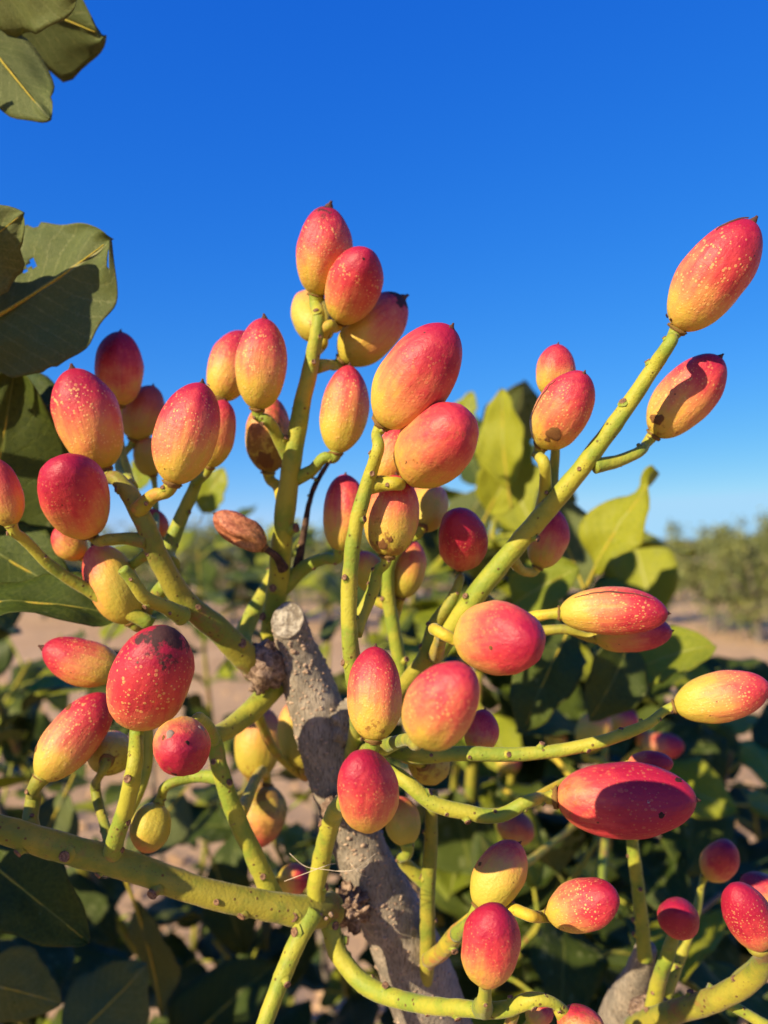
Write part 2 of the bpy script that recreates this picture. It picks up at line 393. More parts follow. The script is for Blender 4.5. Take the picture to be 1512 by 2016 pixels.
# woody, pruned branch
cutn = (UP * 0.46 - FWD * 0.86 - RIGHT * 0.16).normalized()
Wp = pts_px([(880, 2130, 160, .222), (830, 1940, 142, .212), (765, 1790, 124, .206), (712, 1680, 104, .203), (672, 1560, 108, .202),
             (640, 1450, 112, .202), (604, 1340, 96, .202), (578, 1262, 74, .199), (567, 1222, 62, .196)])
low = [(TB + Vector((0, 0, -0.05)), 0.040), (TB + Vector((0.0, -.02, 0.3)), 0.028), (TB + Vector((-0.03, -.10, 0.7)), 0.020), (TB + Vector((-0.08, -.27, 1.02)), 0.0135)]
V, F, SW, fw = tube_geo(low + Wp, 14, 40, 0.07, 170, cut=cutn)
branch = build('branch', V, F, M_BARK, tree, smooth=True)
branch['label'] = 'grey speckled woody branch pruned at the top'
# the pale sawn face with its bark rim
endc = SW[-1][0]; ring = V[(len(SW) - 1) * 40:len(SW) * 40]
def cut_face():
    rnd = random.Random(2); c = sum(ring, Vector()) / 40; VV = []; FF = []
    lv = [(1.03, -0.0005), (1.05, 0.0003), (0.98, 0.00055), (0.86, 0.0002), (0.6, 0.00035), (0.3, 0.0001)]
    for s, h in lv:
        for k in range(40):
            q = c + (ring[k] - c) * (s + 0.03 * noise.noise((k * 0.9, s * 9, 1))) + cutn * (h + 0.00035 * noise.noise((ring[k].x * 900 * s, ring[k].z * 900 * s, 5)))
            VV.append(q)
    VV.append(c + cutn * 0.0002)
    for j in range(len(lv) - 1):
        for k in range(40): b = (k + 1) % 40; FF.append((j * 40 + k, j * 40 + b, j * 40 + 40 + b, j * 40 + 40 + k))
    j = len(lv) - 1
    for k in range(40): FF.append((j * 40 + k, j * 40 + (k + 1) % 40, len(VV) - 1))
    mi = [1 if i < 80 else 0 for i in range(len(FF))]
    build('cut_end', VV, FF, [M_CUT, M_BARK], branch, midx=mi)['label'] = 'pale weathered sawn face'
cut_face()
def lump_geo(c, r, stretch, seed, seg=14, rings=9, amp=0.35, fq=2.2):
    V = []; F = []; ax = stretch
    for i in range(rings + 1):
        th = math.pi * i / rings
        for k in range(seg):
            ph = 2 * math.pi * k / seg
            d = Vector((math.sin(th) * math.cos(ph), math.sin(th) * math.sin(ph), math.cos(th)))
            q = 1 + amp * noise.noise(d * fq + Vector((seed, 0, 0))) + amp * 0.6 * noise.noise(d * fq * 3.0 + Vector((0, seed, 0)))
            V.append(c + Vector((d.x * ax[0], d.y * ax[1], d.z * ax[2])) * r * q)
    for i in range(rings):
        for k in range(seg): b = (k + 1) % seg; F.append((i * seg + k, (i + 1) * seg + k, (i + 1) * seg + b, i * seg + b))
    return V, F
def lump(name, x, y, d, w, stretch, seed, mat, parent, **kw):
    V, F = lump_geo(P(x, y, d), 0.5 * w * d / FPX, stretch, seed, **kw); return build(name, V, F, mat, parent)
lump('knot', 520, 1312, .197, 78, (1, 1, 1.2), 3, M_KNOT, branch, seg=28, rings=18, amp=0.3)
lump('knot', 690, 1782, .197, 70, (1.1, 1, 1), 11, M_KNOT, branch, seg=36, rings=24, amp=0.6, fq=2.6)
lump('knot', 640, 1790, .190, 50, (1.1, 1, .9), 15, M_KNOT, branch, seg=20, rings=14, amp=0.4)
lump('knot', 655, 1592, .192, 52, (.8, 1, 1.1), 19, M_KNOT, branch, seg=20, rings=14, amp=0.5)
Vs, Fs, _, _ = tube_geo(pts_px([(655, 1470, 80, .203), (688, 1425, 76, .198), (712, 1398, 70, .194)]), 10, 34, 0.30, 420)
build('side_stub', Vs, Fs, M_BARK, branch)
def bud_scales(x, y, d, n, s, seed, parent):
    rnd = random.Random(seed)
    for i in range(n):
        c = P(x + rnd.uniform(-16, 16), y + rnd.uniform(-16, 16), d)
        dv = (Vector((rnd.uniform(-1, 1), rnd.uniform(-1, -.2), rnd.uniform(-.9, .6)))).normalized(); L = s * rnd.uniform(.7, 1.3)
        Vb, Fb, _, _ = tube_geo([(c, s * .28), (c + dv * L * .5, s * .24), (c + dv * L + Vector((0, 0, s * .2)), s * .05)], 4, 8, 0.2, 500, seed=i)
        build('bud_scale', Vb, Fb, M_KNOT, parent)
bud_scales(505, 1345, .196, 4, .0022, 1, branch); bud_scales(692, 1785, .188, 9, .0030, 2, branch); bud_scales(640, 1800, .184, 4, .0018, 3, branch)
# lenticels on the bark: too many to pick apart, one part
def lenticels():
    rnd = random.Random(4); VV = []; FF = []; n = len(SW); seg = 40
    for k in range(1500):
        i = rnd.randrange(40, n - 4); j = rnd.randrange(seg)
        p = V[i * seg + j]; c = SW[i][0]; nr = (p - c).normalized(); t = fw[i][0]; b = t.cross(nr)
        p = p + t * rnd.uniform(-.001, .001) + b * rnd.uniform(-.0005, .0005)
        s = rnd.uniform(.00014, .00036) * (1 if rnd.random() < .85 else 1.5); e = rnd.uniform(.9, 2.0); b0 = len(VV)
        for (q, h) in ((1.0, -0.2), (0.85, 0.45), (0.45, 0.8)):
            for a in range(6):
                an = a * math.pi / 3; VV.append(p + b * (s * q * e * math.cos(an)) + t * (s * q * math.sin(an)) + nr * (s * h))
        for l in (0, 1):
            for a in range(6): FF.append((b0 + l * 6 + a, b0 + l * 6 + (a + 1) % 6, b0 + l * 6 + 6 + (a + 1) % 6, b0 + l * 6 + 6 + a))
        FF.append(tuple(b0 + 12 + a for a in range(6)))
    tag(build('lenticels', VV, FF, M_LENT, branch), kind='stuff')
lenticels()

# ------------------------------------------------------------------ fruit
def fruit_mesh(seed, asym, shrivel=0.0):
    rnd = random.Random(seed); V = []; F = []; seg = 36; rings = 34
    pw = rnd.uniform(0.50, 0.58)
    for i in range(rings + 1):
        t = 0.5 - 0.5 * math.cos(math.pi * i / rings); u = 2 * (t ** 1.04) - 1
        if u < 0: r = 0.5 * max(0, 1 - abs(u) ** 2.25) ** 0.50
        else: r = 0.5 * max(0, 1 - abs(u) ** 1.95) ** pw
        if t < 0.02: r = max(r, 0.06 if i == 0 else r)
        lean = 0.07 * math.sin(seed * 1.9); cx = asym * 0.10 * (t ** 2 - 0.15 * t); cy = lean * math.sin(math.pi * t)
        for k in range(seg):
            an = 2 * math.pi * k / seg
            d = Vector((math.cos(an), math.sin(an) * 0.94, (t - .5) * 1.65))
            q = r * (1 + 0.085 * noise.noise(d * 1.5 + Vector((seed * 1.7, 0, 0))) + 0.022 * noise.noise(d * 4 + Vector((0, seed, 0))))
            q *= 1 + 0.018 * math.exp(-((math.sin(an / 2)) / 0.09) ** 2) * math.sin(math.pi * t)      # suture
            if shrivel: q *= 1 - shrivel * (0.5 + 0.5 * math.sin(an * 5 + 2 * math.sin(t * 5 + seed))) * math.sin(math.pi * t)
            V.append((q * math.cos(an) + cx, q * math.sin(an) * 0.94 + cy, t))
    for i in range(rings):
        for k in range(seg): b = (k + 1) % seg; F.append((i * seg + k, i * seg + b, (i + 1) * seg + b, (i + 1) * seg + k))
    F.append(tuple(reversed(range(seg)))); F.append(tuple(rings * seg + k for k in range(seg)))
    return mesh('pistachio_hull', V, F, M_FRUIT), Vector((asym * 0.085, 0, 1))
def tip_mesh(seed):
    rnd = random.Random(seed); V = []; F = []; seg = 8
    prof = [(-.05, .06), (-.015, .05), (0.008, .03), (.028, .017), (.045, .012)]
    bx, by = rnd.uniform(-.02, .02), rnd.uniform(-.02, .02)
    for i, (z, r) in enumerate(prof):
        for k in range(seg):
            an = 2 * math.pi * k / seg; rr = r * rnd.uniform(.75, 1.25); f = max(0, z) / .05
            V.append((rr * math.cos(an) + bx * f, rr * math.sin(an) + by * f, z + rnd.uniform(-.006, .006)))
    for i in range(len(prof) - 1):
        for k in range(seg): b = (k + 1) % seg; F.append((i * seg + k, i * seg + b, (i + 1) * seg + b, (i + 1) * seg + k))
    F.append(tuple((len(prof) - 1) * seg + k for k in range(seg)))
    return mesh('tip', V, F, M_TIP)
TIPS = [tip_mesh(i) for i in range(5)]
def calyx_mesh():
    V = []; F = []; rnd = random.Random(8); prof = [(-.05, .10), (-.03, .135), (-.005, .155), (.02, .175), (.035, .14)]
    for z, q in prof:
        for k in range(12): an = k * math.pi / 6; rr = q * rnd.uniform(.85, 1.15); V.append((rr * math.cos(an), rr * math.sin(an), z + rnd.uniform(-.012, .012)))
    for j in range(len(prof) - 1):
        for k in range(12): e = (k + 1) % 12; F.append((j * 12 + k, j * 12 + e, j * 12 + 12 + e, j * 12 + 12 + k))
    return mesh('calyx', V, F, mat_simple('calyx_brown', (0.16, 0.075, 0.025), (0.36, 0.22, 0.06), 1400, 0.8, 0.7))
CALYX = calyx_mesh()
FR = {}; FO = {}
FGROUP = 'pistachio fruits on the stalks'
def fruit(fid, bx, by, tx, ty, w, d, s=0, label=None, blush=0.0, side=0.0, spots=1.0, scab=0.0, char=0.0, dull=0.0, dry=0.0, K=1.62, tip=True, nib=1.0, asym=None, roll=None):
    rnd = random.Random(fid * 13 + 7)
    mx, my = (bx + tx) / 2, (by + ty) / 2; l = math.hypot(tx - bx, ty - by)
    L = K * w
    if l >= L * 0.985 or s == 0: cph, sph = 1.0, 0.0; L = l
    else:
        cph = math.sqrt(max(0.0, (l * l - w * w)) / (L * L - w * w)) if l > w else 0.12
        cph = max(cph, 0.1); sph = math.sqrt(1 - cph * cph)
    c = P(mx, my, d); ray = (c - CAM).normalized()
    e = (RIGHT * (tx - bx) - UP * (ty - by)).normalized(); e = (e - ray * e.dot(ray)).normalized()
    ax = (e * cph - ray * (s * sph)).normalized()
    ct = ray.dot(FWD); Wm = w * d / FPX * ct ** .8; Lm = L * d / FPX * ct ** .5
    xa = ax.cross(ray); xa.normalize()
    ya = ax.cross(xa)
    rot = Matrix((xa, ya, ax)).transposed().to_4x4()
    if roll is None: roll = rnd.uniform(-.7, .7)
    rot = rot @ Matrix.Rotation(roll, 4, 'Z')
    if asym is None: asym = rnd.uniform(-1.2, 1.2)
    me, tp = fruit_mesh(fid, asym, 0.30 if dry > .5 else 0.0)
    base = c - ax * (Lm / 2)
    M = Matrix.Translation(base) @ rot @ Matrix.Diagonal((Wm / 1.0, Wm / 1.0, Lm, 1))
    o = link(bpy.data.objects.new('pistachio_fruit', me), None, M)
    for k, v in dict(seed=float((fid * 37) % 101) / 7.0, blush=blush, side=side, spots=spots, scab=scab, char=char, dull=dull, dry=dry).items(): o[k] = float(v)
    tag(o, label, 'pistachio', FGROUP)
    if tip and not (s == 1 and sph > .45):
        Mt = M @ Matrix.Translation(tp) @ Matrix.Diagonal((nib, nib, Wm / Lm * nib * 1.15, 1))
        link(bpy.data.objects.new('tip', TIPS[fid % 5]), o, Mt)
    link(bpy.data.objects.new('calyx', CALYX), o, M @ Matrix.Diagonal((1, 1, Wm / Lm, 1)))
    FR[fid] = (base, ax, Wm); FO[fid] = (o, M)

BACK = 'shaded olive pistachio hanging behind the pruned grey branch'
FAR = 'out of focus pink and yellow pistachio on the shoots behind the cluster'
F_ = fruit
# -- upright stalk beside the sawn branch end
F_(1, 622, 582, 650, 410, 114, .186, 0, 'salmon pistachio with blackened apex topping the tallest upright stalk', blush=-.06, char=.62, spots=1.2, side=.2, nib=1.9)
F_(2, 668, 640, 726, 490, 112, .183, 1, 'orange-red pistachio with brown nib, second from the top of the tallest upright stalk', blush=.0, spots=1.0, scab=.1, nib=1.7)
F_(3, 640, 672, 592, 570, 88, .199, -1, 'yellowish pistachio half hidden behind the top of the tallest upright stalk', blush=-.42, scab=.35, spots=.5)
F_(4, 672, 712, 800, 592, 108, .196, -1, 'shaded olive and maroon pistachio with a black hole near its blackened apex', blush=-.18, char=.75, scab=.1, spots=.4, nib=1.9)
F_(5, 748, 838, 890, 648, 152, .162, 1, 'large smooth crimson-topped pistachio ending the stalk in front of the tallest one', blush=-.02, spots=.35, side=-.1)
F_(6, 662, 893, 690, 720, 93, .188, 0, 'orange pistachio densely dotted yellow on the short side stalk of the tallest stalk', blush=-.14, spots=1.7)
F_(7, 506, 808, 528, 628, 103, .184, 0, 'dotted salmon pistachio with dark nib and dark speck near its base', blush=-.08, char=.3, spots=1.5, nib=1.6)
F_(8, 432, 790, 478, 648, 96, .200, -1, 'pink-topped pistachio partly covered by the dotted salmon one with a dark nib', blush=.0, spots=.8)
F_(9, 528, 932, 535, 782, 92, .201, 0, 'pale yellow-orange pistachio with a large brown scab at its base', blush=-.30, scab=1.05, spots=.7)
F_(10, 792, 950, 922, 806, 150, .164, 1, 'plump peach pistachio with brown marks at its base and pink tip', blush=-.16, spots=.25, scab=.5, side=.15)
F_(11, 742, 948, 812, 838, 82, .180, -1, 'pink dotted pistachio showing between the two large peach ones', blush=.02, spots=1.2)
F_(12, 762, 1097, 780, 935, 108, .174, 0, 'peach pistachio with rusty base standing under the plump peach one', blush=-.18, spots=.7, scab=.55)
F_(13, 672, 1088, 684, 934, 88, .196, 0, 'half shaded red-topped pistachio beside the curved green stalk', blush=-.05, spots=.4, char=.25)
F_(14, 828, 1048, 858, 950, 78, .196, -1, 'shaded orange pistachio tucked behind the peach one with rusty base', blush=-.25, spots=.3)
F_(15, 788, 1178, 815, 1062, 76, .206, 0, 'small yellow-orange pistachio low behind the paired green stalks', blush=-.28, spots=.3)
F_(16, 905, 1128, 912, 1003, 100, .186, 1, 'small coral-red pistachio with a grey withered top', blush=.16, spots=.5, char=.35)
F_(17, 522, 1080, 424, 1010, 68, .192, 0, 'shrivelled dry brownish-pink pistachio on a thin stalk', blush=-.1, dry=1.0, spots=.0, char=.2)
# -- thick stalk leaning away from the sawn end
F_(18, 205, 928, 148, 724, 132, .181, 0, 'crimson-shouldered pistachio with yellow dots ending the thick leaning stalk', blush=.02, spots=1.3, nib=1.4)
F_(19, 182, 1068, 112, 895, 142, .171, 1, 'round-based pistachio, deep crimson above and mustard below, beside the thick leaning stalk', blush=.02, spots=.55)
F_(20, 338, 955, 398, 752, 127, .172, 0, 'pink dotted pistachio with rust at its base on a short orange pedicel', blush=.03, spots=1.2, side=.25, scab=.15, nib=1.2)
F_(21, 233, 802, 240, 652, 96, .205, 0, 'dark maroon and olive pistachio standing in leaf shade against the sky', blush=.12, spots=.3)
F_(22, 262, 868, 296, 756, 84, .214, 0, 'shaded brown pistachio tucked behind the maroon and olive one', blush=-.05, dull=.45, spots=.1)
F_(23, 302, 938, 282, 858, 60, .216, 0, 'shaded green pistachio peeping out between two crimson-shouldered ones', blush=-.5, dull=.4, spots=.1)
F_(24, 412, 922, 448, 788, 74, .190, 0, 'orange pistachio half hidden behind the pink dotted one with rust at its base', blush=-.15, spots=.3)
F_(25, 262, 1228, 182, 1072, 104, .186, 0, 'bright yellow pistachio with red top behind a cut green stub', blush=-.38, spots=.25, side=.75)
F_(68, 165, 1098, 108, 1040, 66, .188, 0, 'orange pistachio peeping from under the deep crimson and mustard one', blush=-.15, spots=.2, tip=False)
F_(69, 318, 1060, 300, 1000, 46, .212, 0, 'small dusky purple pistachio behind the thick leaning stalk', blush=.2, dull=.3, spots=.0)
# -- lower group on the long horizontal stalk
F_(26, 240, 1322, 82, 1285, 98, .184, 0, 'red pistachio with a black nib lying level behind the big scarred one', blush=-.02, spots=1.0, side=-.3, nib=1.8)
F_(27, 268, 1440, 318, 1228, 168, .163, 1, 'big red pistachio with black scars round its apex', blush=.06, spots=1.1, char=.68, side=.2)
F_(28, 82, 1530, 210, 1368, 112, .178, 0, 'long red and yellow pistachio with brown pock marks leaning on the big scarred one', blush=.0, spots=1.2, scab=.2, K=1.75)
F_(29, 200, 1522, 240, 1432, 92, .188, -1, 'yellow-orange pistachio wedged under the big scarred red one', blush=-.3, spots=.3, scab=.2)
F_(30, 372, 1440, 340, 1502, 122, .152, 1, 'stubby orange-red pistachio with grey scars seen end-on', blush=-.04, spots=.25, scab=.6, K=1.4, side=.6)
F_(31, 312, 1582, 276, 1674, 86, .186, 0, 'pale yellow unripe pistachio hanging below the stubby scarred one', blush=-.62, spots=.0)
F_(32, 24, 1040, -20, 900, 84, .170, 0, 'dusky pink pistachio with brown streaks against the shaded leaves', blush=.0, spots=.1, scab=.3, dull=.2)
# -- front of the grey branch
F_(33, 735, 1458, 745, 1273, 112, .160, 0, 'coral pistachio with browned mustard base in front of the grey branch', blush=-.03, spots=.8, scab=.42)
F_(34, 822, 1470, 918, 1302, 146, .124, 1, 'plump dotted pink pistachio with yellow base beside the browned mustard one', blush=-.14, spots=1.2, side=.2)
F_(35, 886, 1266, 1070, 1242, 148, .138, 1, 'egg-shaped peach pistachio with hot pink end in front of the longest slanting stalk', blush=-.06, spots=.3)
F_(40, 728, 1640, 718, 1470, 130, .142, 1, 'crimson pistachio with pointed yellow lower end hanging in front of the grey branch', blush=.0, spots=.6)
# -- slanting stalk
F_(48, 1334, 648, 1474, 440, 148, .160, 0, 'large crimson and yellow pistachio alone at the end of the longest slanting stalk', blush=.02, spots=1.1, nib=1.4)
F_(49, 1286, 857, 1414, 704, 114, .174, 1, 'orange pistachio crossed by stalk shadow below the large crimson and yellow one', blush=-.04, spots=1.0, scab=.3, char=.1, nib=1.4)
F_(50, 1062, 882, 1156, 738, 112, .170, 1, 'orange-red pistachio with a brown wart near its base on a forked stalk', blush=-.04, spots=1.2, scab=.35)
F_(51, 1090, 790, 1102, 678, 78, .181, 0, 'rusty orange pistachio standing behind the one with a brown wart', blush=-.12, spots=.1, scab=.1)
F_(52, 1058, 1118, 1102, 1004, 80, .194, 0, 'smooth pink and peach pistachio behind the longest slanting stalk', blush=-.02, spots=.2)
F_(36, 1100, 1208, 1312, 1200, 100, .170, 0, 'level pink dotted pistachio with a dark crack along its upper side', blush=-.02, spots=1.3, char=.15)
F_(37, 1170, 1256, 1322, 1246, 80, .182, 0, 'shaded terracotta pistachio right under the level pink dotted one', blush=-.02, spots=.1)
# -- lower stalks
F_(38, 1326, 1392, 1514, 1352, 104, .165, 0, 'level pistachio, lemon at the base and red at the tip, ending a thin knobbly stalk', blush=-.14, spots=1.2)
F_(39, 1090, 1570, 1370, 1578, 156, .168, 0, 'long dark wine-red pistachio with black spots, mostly in shadow', blush=.42, spots=.25, scab=.25, char=.3, K=1.7)  # wine-red skin; blush deepened where the cast shadow falls short
F_(64, 1235, 1505, 1325, 1498, 50, .181, 0, 'hot pink pistachio edge showing above the long wine-red one', blush=.3, spots=.1, tip=False)
F_(41, 940, 1788, 1026, 1660, 104, .166, 0, 'yellow pistachio with orange-red shoulder behind two crimson ones', blush=-.34, spots=.2, side=.4)
F_(42, 1070, 1806, 1222, 1758, 108, .160, 1, 'dotted red pistachio with yellow collar at its pedicel', blush=.02, spots=1.4)
F_(43, 955, 1945, 976, 1778, 128, .144, 1, 'crimson-faced pistachio standing on the curved yellow-green stalk', blush=.0, spots=.6)
F_(44, 1328, 1846, 1346, 1762, 90, .188, 1, 'small dark red pistachio half in shadow on a pale upright stalk', blush=.2, spots=.5)
F_(45, 1380, 1728, 1450, 1664, 78, .212, 1, 'blurred pink and yellow pistachio on the shoot behind the small dark red one', blush=-.05, spots=.1)
F_(46, 1500, 1872, 1446, 1738, 108, .166, 1, 'deep maroon dotted pistachio in shade on the thick brown-streaked stalk', blush=.24, spots=.8)
F_(47, 1540, 1790, 1468, 1722, 80, .190, 0, 'bright pink pistachio behind the deep maroon one', blush=.15, spots=.5)
F_(61, 1150, 2060, 1140, 1978, 104, .152, 0, 'mottled warty orange-red pistachio at the end of the curved yellow-green stalk', blush=-.05, spots=.2, scab=.9, tip=False)
F_(62, 1040, 2020, 1084, 1976, 56, .172, 0, 'small orange pistachio under the end of the curved yellow-green stalk', blush=-.1, spots=.1)
# -- shaded ones behind
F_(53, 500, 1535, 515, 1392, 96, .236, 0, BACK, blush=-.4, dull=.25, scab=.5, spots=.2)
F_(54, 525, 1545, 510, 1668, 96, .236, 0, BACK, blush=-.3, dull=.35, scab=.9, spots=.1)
F_(55, 596, 1512, 566, 1385, 68, .222, 0, 'sunlit yellow pistachio peeping past the pruned grey branch', blush=-.6, spots=.0)
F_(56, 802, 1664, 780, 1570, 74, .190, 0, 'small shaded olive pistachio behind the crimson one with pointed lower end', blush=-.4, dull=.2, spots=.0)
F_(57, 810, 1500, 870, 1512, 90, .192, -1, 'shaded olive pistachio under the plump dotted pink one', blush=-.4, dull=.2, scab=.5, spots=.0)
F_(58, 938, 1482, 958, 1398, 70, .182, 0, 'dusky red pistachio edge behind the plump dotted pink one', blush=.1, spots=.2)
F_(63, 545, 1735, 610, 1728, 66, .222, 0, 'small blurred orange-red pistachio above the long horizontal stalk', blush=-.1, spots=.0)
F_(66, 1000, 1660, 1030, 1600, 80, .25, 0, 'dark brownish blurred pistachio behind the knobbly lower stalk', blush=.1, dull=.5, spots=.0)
F_(70, 735, 1165, 712, 1085, 66, .208, 0, 'yellow pistachio glimpsed between the paired green stalks', blush=-.45, spots=.0)
for i, (bx, by, tx, ty, w, d, bl) in enumerate([(1150, 1480, 1190, 1400, 72, .34, -.45), (1200, 1440, 1250, 1400, 60, .36, -.1), (1262, 1475, 1345, 1460, 56, .33, .1),
        (1300, 1490, 1260, 1440, 50, .36, -.5), (1080, 1470, 1110, 1440, 44, .36, -.5), (985, 1520, 1015, 1480, 50, .40, -.2)]):
    F_(80 + i, bx, by, tx, ty, w, d, 0, FAR, blush=bl, spots=.2)

# scars, scabs and dark pits on single fruits (each a small raised piece on the hull)
M_PIT = mat_simple('black_pit', (0.02, 0.008, 0.006), (0.07, 0.028, 0.02), 2500, 0.8, 0.6)
M_SCAB = mat_simple('brown_scab', (0.15, 0.06, 0.018), (0.34, 0.16, 0.05), 2200, 0.85, 0.8)
M_GREYSCAR = mat_simple('grey_scar', (0.22, 0.13, 0.09), (0.48, 0.38, 0.31), 2200, 0.7, 0.6)
def px_of(p):
    v = p - CAM; d = v.dot(FWD); return 756 + FPX * v.dot(RIGHT) / d, 1008 - FPX * v.dot(UP) / d, d
def blemish(fid, x, y, rp, m, seed=0, ex=1.0):
    o, M = FO[fid]; N3 = M.to_3x3().inverted().transposed(); best = None
    for v in o.data.vertices:
        w = M @ v.co; n = (N3 @ v.normal).normalized()
        if n.dot(CAM - w) < 0: continue
        a, b, d = px_of(w); q = (a - x) ** 2 + (b - y) ** 2
        if best is None or q < best[0]: best = (q, w, n, d)
    _, w, n, d = best; rnd = random.Random(seed + fid * 7)
    # slide from the nearest hull point to the wanted pixel within the tangent plane
    a, b, _ = px_of(w); w = w + (RIGHT * ((x - a) * d / FPX) - UP * ((y - b) * d / FPX)); w = w - n * 0.0
    R = rp * d / FPX; u = (UP - n * UP.dot(n)).normalized(); t = n.cross(u); V = []; F = []; k = 14
    rr = [rnd.uniform(.7, 1.25) for _ in range(k)]
    for q, h in ((1.15, -.00012 - R * R / .016), (.9, .00002 - R * R * .8 / .016), (.6, .00008 - R * R * .3 / .016), (.25, .00003)):
        for i in range(k):
            an = 2 * math.pi * i / k; V.append(w + (u * math.sin(an) + t * math.cos(an) * ex) * (R * q * rr[i]) + n * (h + rnd.uniform(-.00003, .00003)))
    for j in range(3):
        for i in range(k): e = (i + 1) % k; F.append((j * k + i, j * k + e, j * k + k + e, j * k + k + i))
    F.append(tuple(3 * k + i for i in range(k)))
    Vl = [M.inverted() @ v for v in V]
    link(bpy.data.objects.new('blemish', mesh('blemish', Vl, F, m)), o, M)
for a in [(4, 787, 630, 8, M_PIT), (10, 797, 908, 9, M_SCAB), (10, 806, 918, 5, M_SCAB), (10, 838, 925, 4, M_SCAB), (39, 1222, 1553, 5, M_PIT, 0, 1.5), (39, 1303, 1606, 6, M_PIT), (39, 1277, 1578, 4, M_GREYSCAR),
          (39, 1335, 1535, 6, M_PIT, 1, 1.4), (30, 334, 1444, 9, M_GREYSCAR), (30, 322, 1452, 6, M_SCAB), (30, 397, 1432, 7, M_GREYSCAR), (30, 370, 1462, 5, M_PIT), (30, 343, 1524, 7, M_PIT),
          (28, 70, 1474, 7, M_SCAB), (28, 134, 1391, 9, M_SCAB, 0, 1.6), (7, 530, 766, 4, M_PIT), (50, 1090, 856, 13, M_SCAB), (50, 1098, 846, 7, M_SCAB), (50, 1078, 866, 6, M_SCAB), (9, 522, 905, 15, M_SCAB), (9, 532, 912, 10, M_SCAB),
          (49, 1293, 826, 10, M_SCAB, 0, 1.6), (2, 716, 510, 3, M_PIT), (48, 1312, 622, 4, M_PIT), (48, 1320, 630, 3, M_PIT), (5, 826, 668, 5, M_GREYSCAR, 0, 1.8), (41, 944, 1700, 4, M_SCAB), (42, 1105, 1776, 3, M_SCAB),
          (12, 752, 1072, 10, M_SCAB), (12, 768, 1062, 6, M_SCAB), (20, 410, 757, 4, M_GREYSCAR), (35, 965, 1275, 4, M_SCAB)]:
    blemish(*a)
def crack(fid, tv, i0, i1, wid):
    o, M = FO[fid]; N3 = M.to_3x3().inverted().transposed(); me = o.data; seg = 36
    sc = [sum((N3 @ me.vertices[i * seg + k].normal).normalized().dot(tv) for i in range(12, 24)) for k in range(seg)]
    k = max(range(seg), key=lambda q: sc[q]); V = []; F = []
    for j, i in enumerate(range(i0, i1 + 1)):
        a = me.vertices[i * seg + k].co; b = me.vertices[i * seg + (k + 1) % seg].co; f = math.sin(math.pi * (j + .3) / (i1 - i0 + .6)) * wid
        c = a + (b - a) * (.5 + .5 * noise.noise((i * .7, fid, 0))); e = (b - a) * f * (.6 + .6 * abs(noise.noise((i * 1.3, fid, 4))))
        n = me.vertices[i * seg + k].normal
        for q in (c - e, c + n * .012, c + e): V.append(q + n * .004)
    for j in range(i1 - i0):
        for q in (0, 1): F.append((j * 3 + q, j * 3 + q + 1, j * 3 + q + 4, j * 3 + q + 3))
    link(bpy.data.objects.new('crack', mesh('crack', V, F, M_TIP)), o, M)
crack(36, (UP * .9 - FWD * .45).normalized(), 9, 25, .45)
crack(48, (UP * .8 - RIGHT * .5 - FWD * .35).normalized(), 24, 32, .5)
crack(50, (UP * .6 - RIGHT * .75 - FWD * .3).normalized(), 12, 24, .4)

# ------------------------------------------------------------------ stalks
def nodes(S, fr, parent, n, seed, ratio=0.36, lo=.08, hi=.95):
    rnd = random.Random(seed)
    for k in range(n):
        i = int(len(S) * (lo + (hi - lo) * (k + rnd.uniform(.25, .75)) / n)); i = min(len(S) - 2, max(1, i))
        c, r = S[i]; t, nx, ny = fr[i]
        # nodes sit alternately round the stalk
        view = (CAM - c).normalized(); view = (view - t * view.dot(t)).normalized(); sidev = t.cross(view)
        a = rnd.choice((-1, 1)) * rnd.uniform(.35, 1.6) if k % 2 else rnd.uniform(-1.7, 1.7)
        d = (view * math.cos(a) + sidev * math.sin(a)).normalized()
        ax = (d + t * 0.45).normalized(); u = ax.orthogonal().normalized(); v = ax.cross(u)
        R = max(.00036, min(.00110, r * ratio * rnd.uniform(.5, 1.3))); b = c + d * r * 0.82; VV = []; FF = []; seg = 10
        hh = rnd.uniform(.45, 1.7)
        prof = [(0, 1.7), (.35, 1.25), (.8 * hh, 1.0), (1.1 * hh, 1.05), (1.2 * hh, .9), (1.05 * hh, .5)]
        for z, q in prof:
            for s in range(seg):
                an = 2 * math.pi * s / seg; rr = R * q * rnd.uniform(.92, 1.08); VV.append(b + ax * (z * R) + u * rr * math.cos(an) + v * rr * math.sin(an))
        for j in range(len(prof) - 1):
            for s in range(seg): e = (s + 1) % seg; FF.append((j * seg + s, j * seg + e, j * seg + seg + e, j * seg + seg + s))
        FF.append(tuple((len(prof) - 1) * seg + s for s in range(seg)))
        mi = [0] * (2 * seg) + [1] * (len(FF) - 2 * seg)
        build('node_scar', VV, FF, [M_STALK if parent.data.materials[0] != M_STALK_OLD else M_STALK_OLD, M_SCAR], parent, midx=mi)
ST = {}
WS = dict(A=.92, B=.82, E=.75, G=.72, H=.76, I=.86, J=.92, K=.82, N=.93, O=.86, Oc=.95, Q=.80, Rr=.70, S=.74, T=.85, X=.80, C=.84, Cb=.84, U=.85, U2=.85)
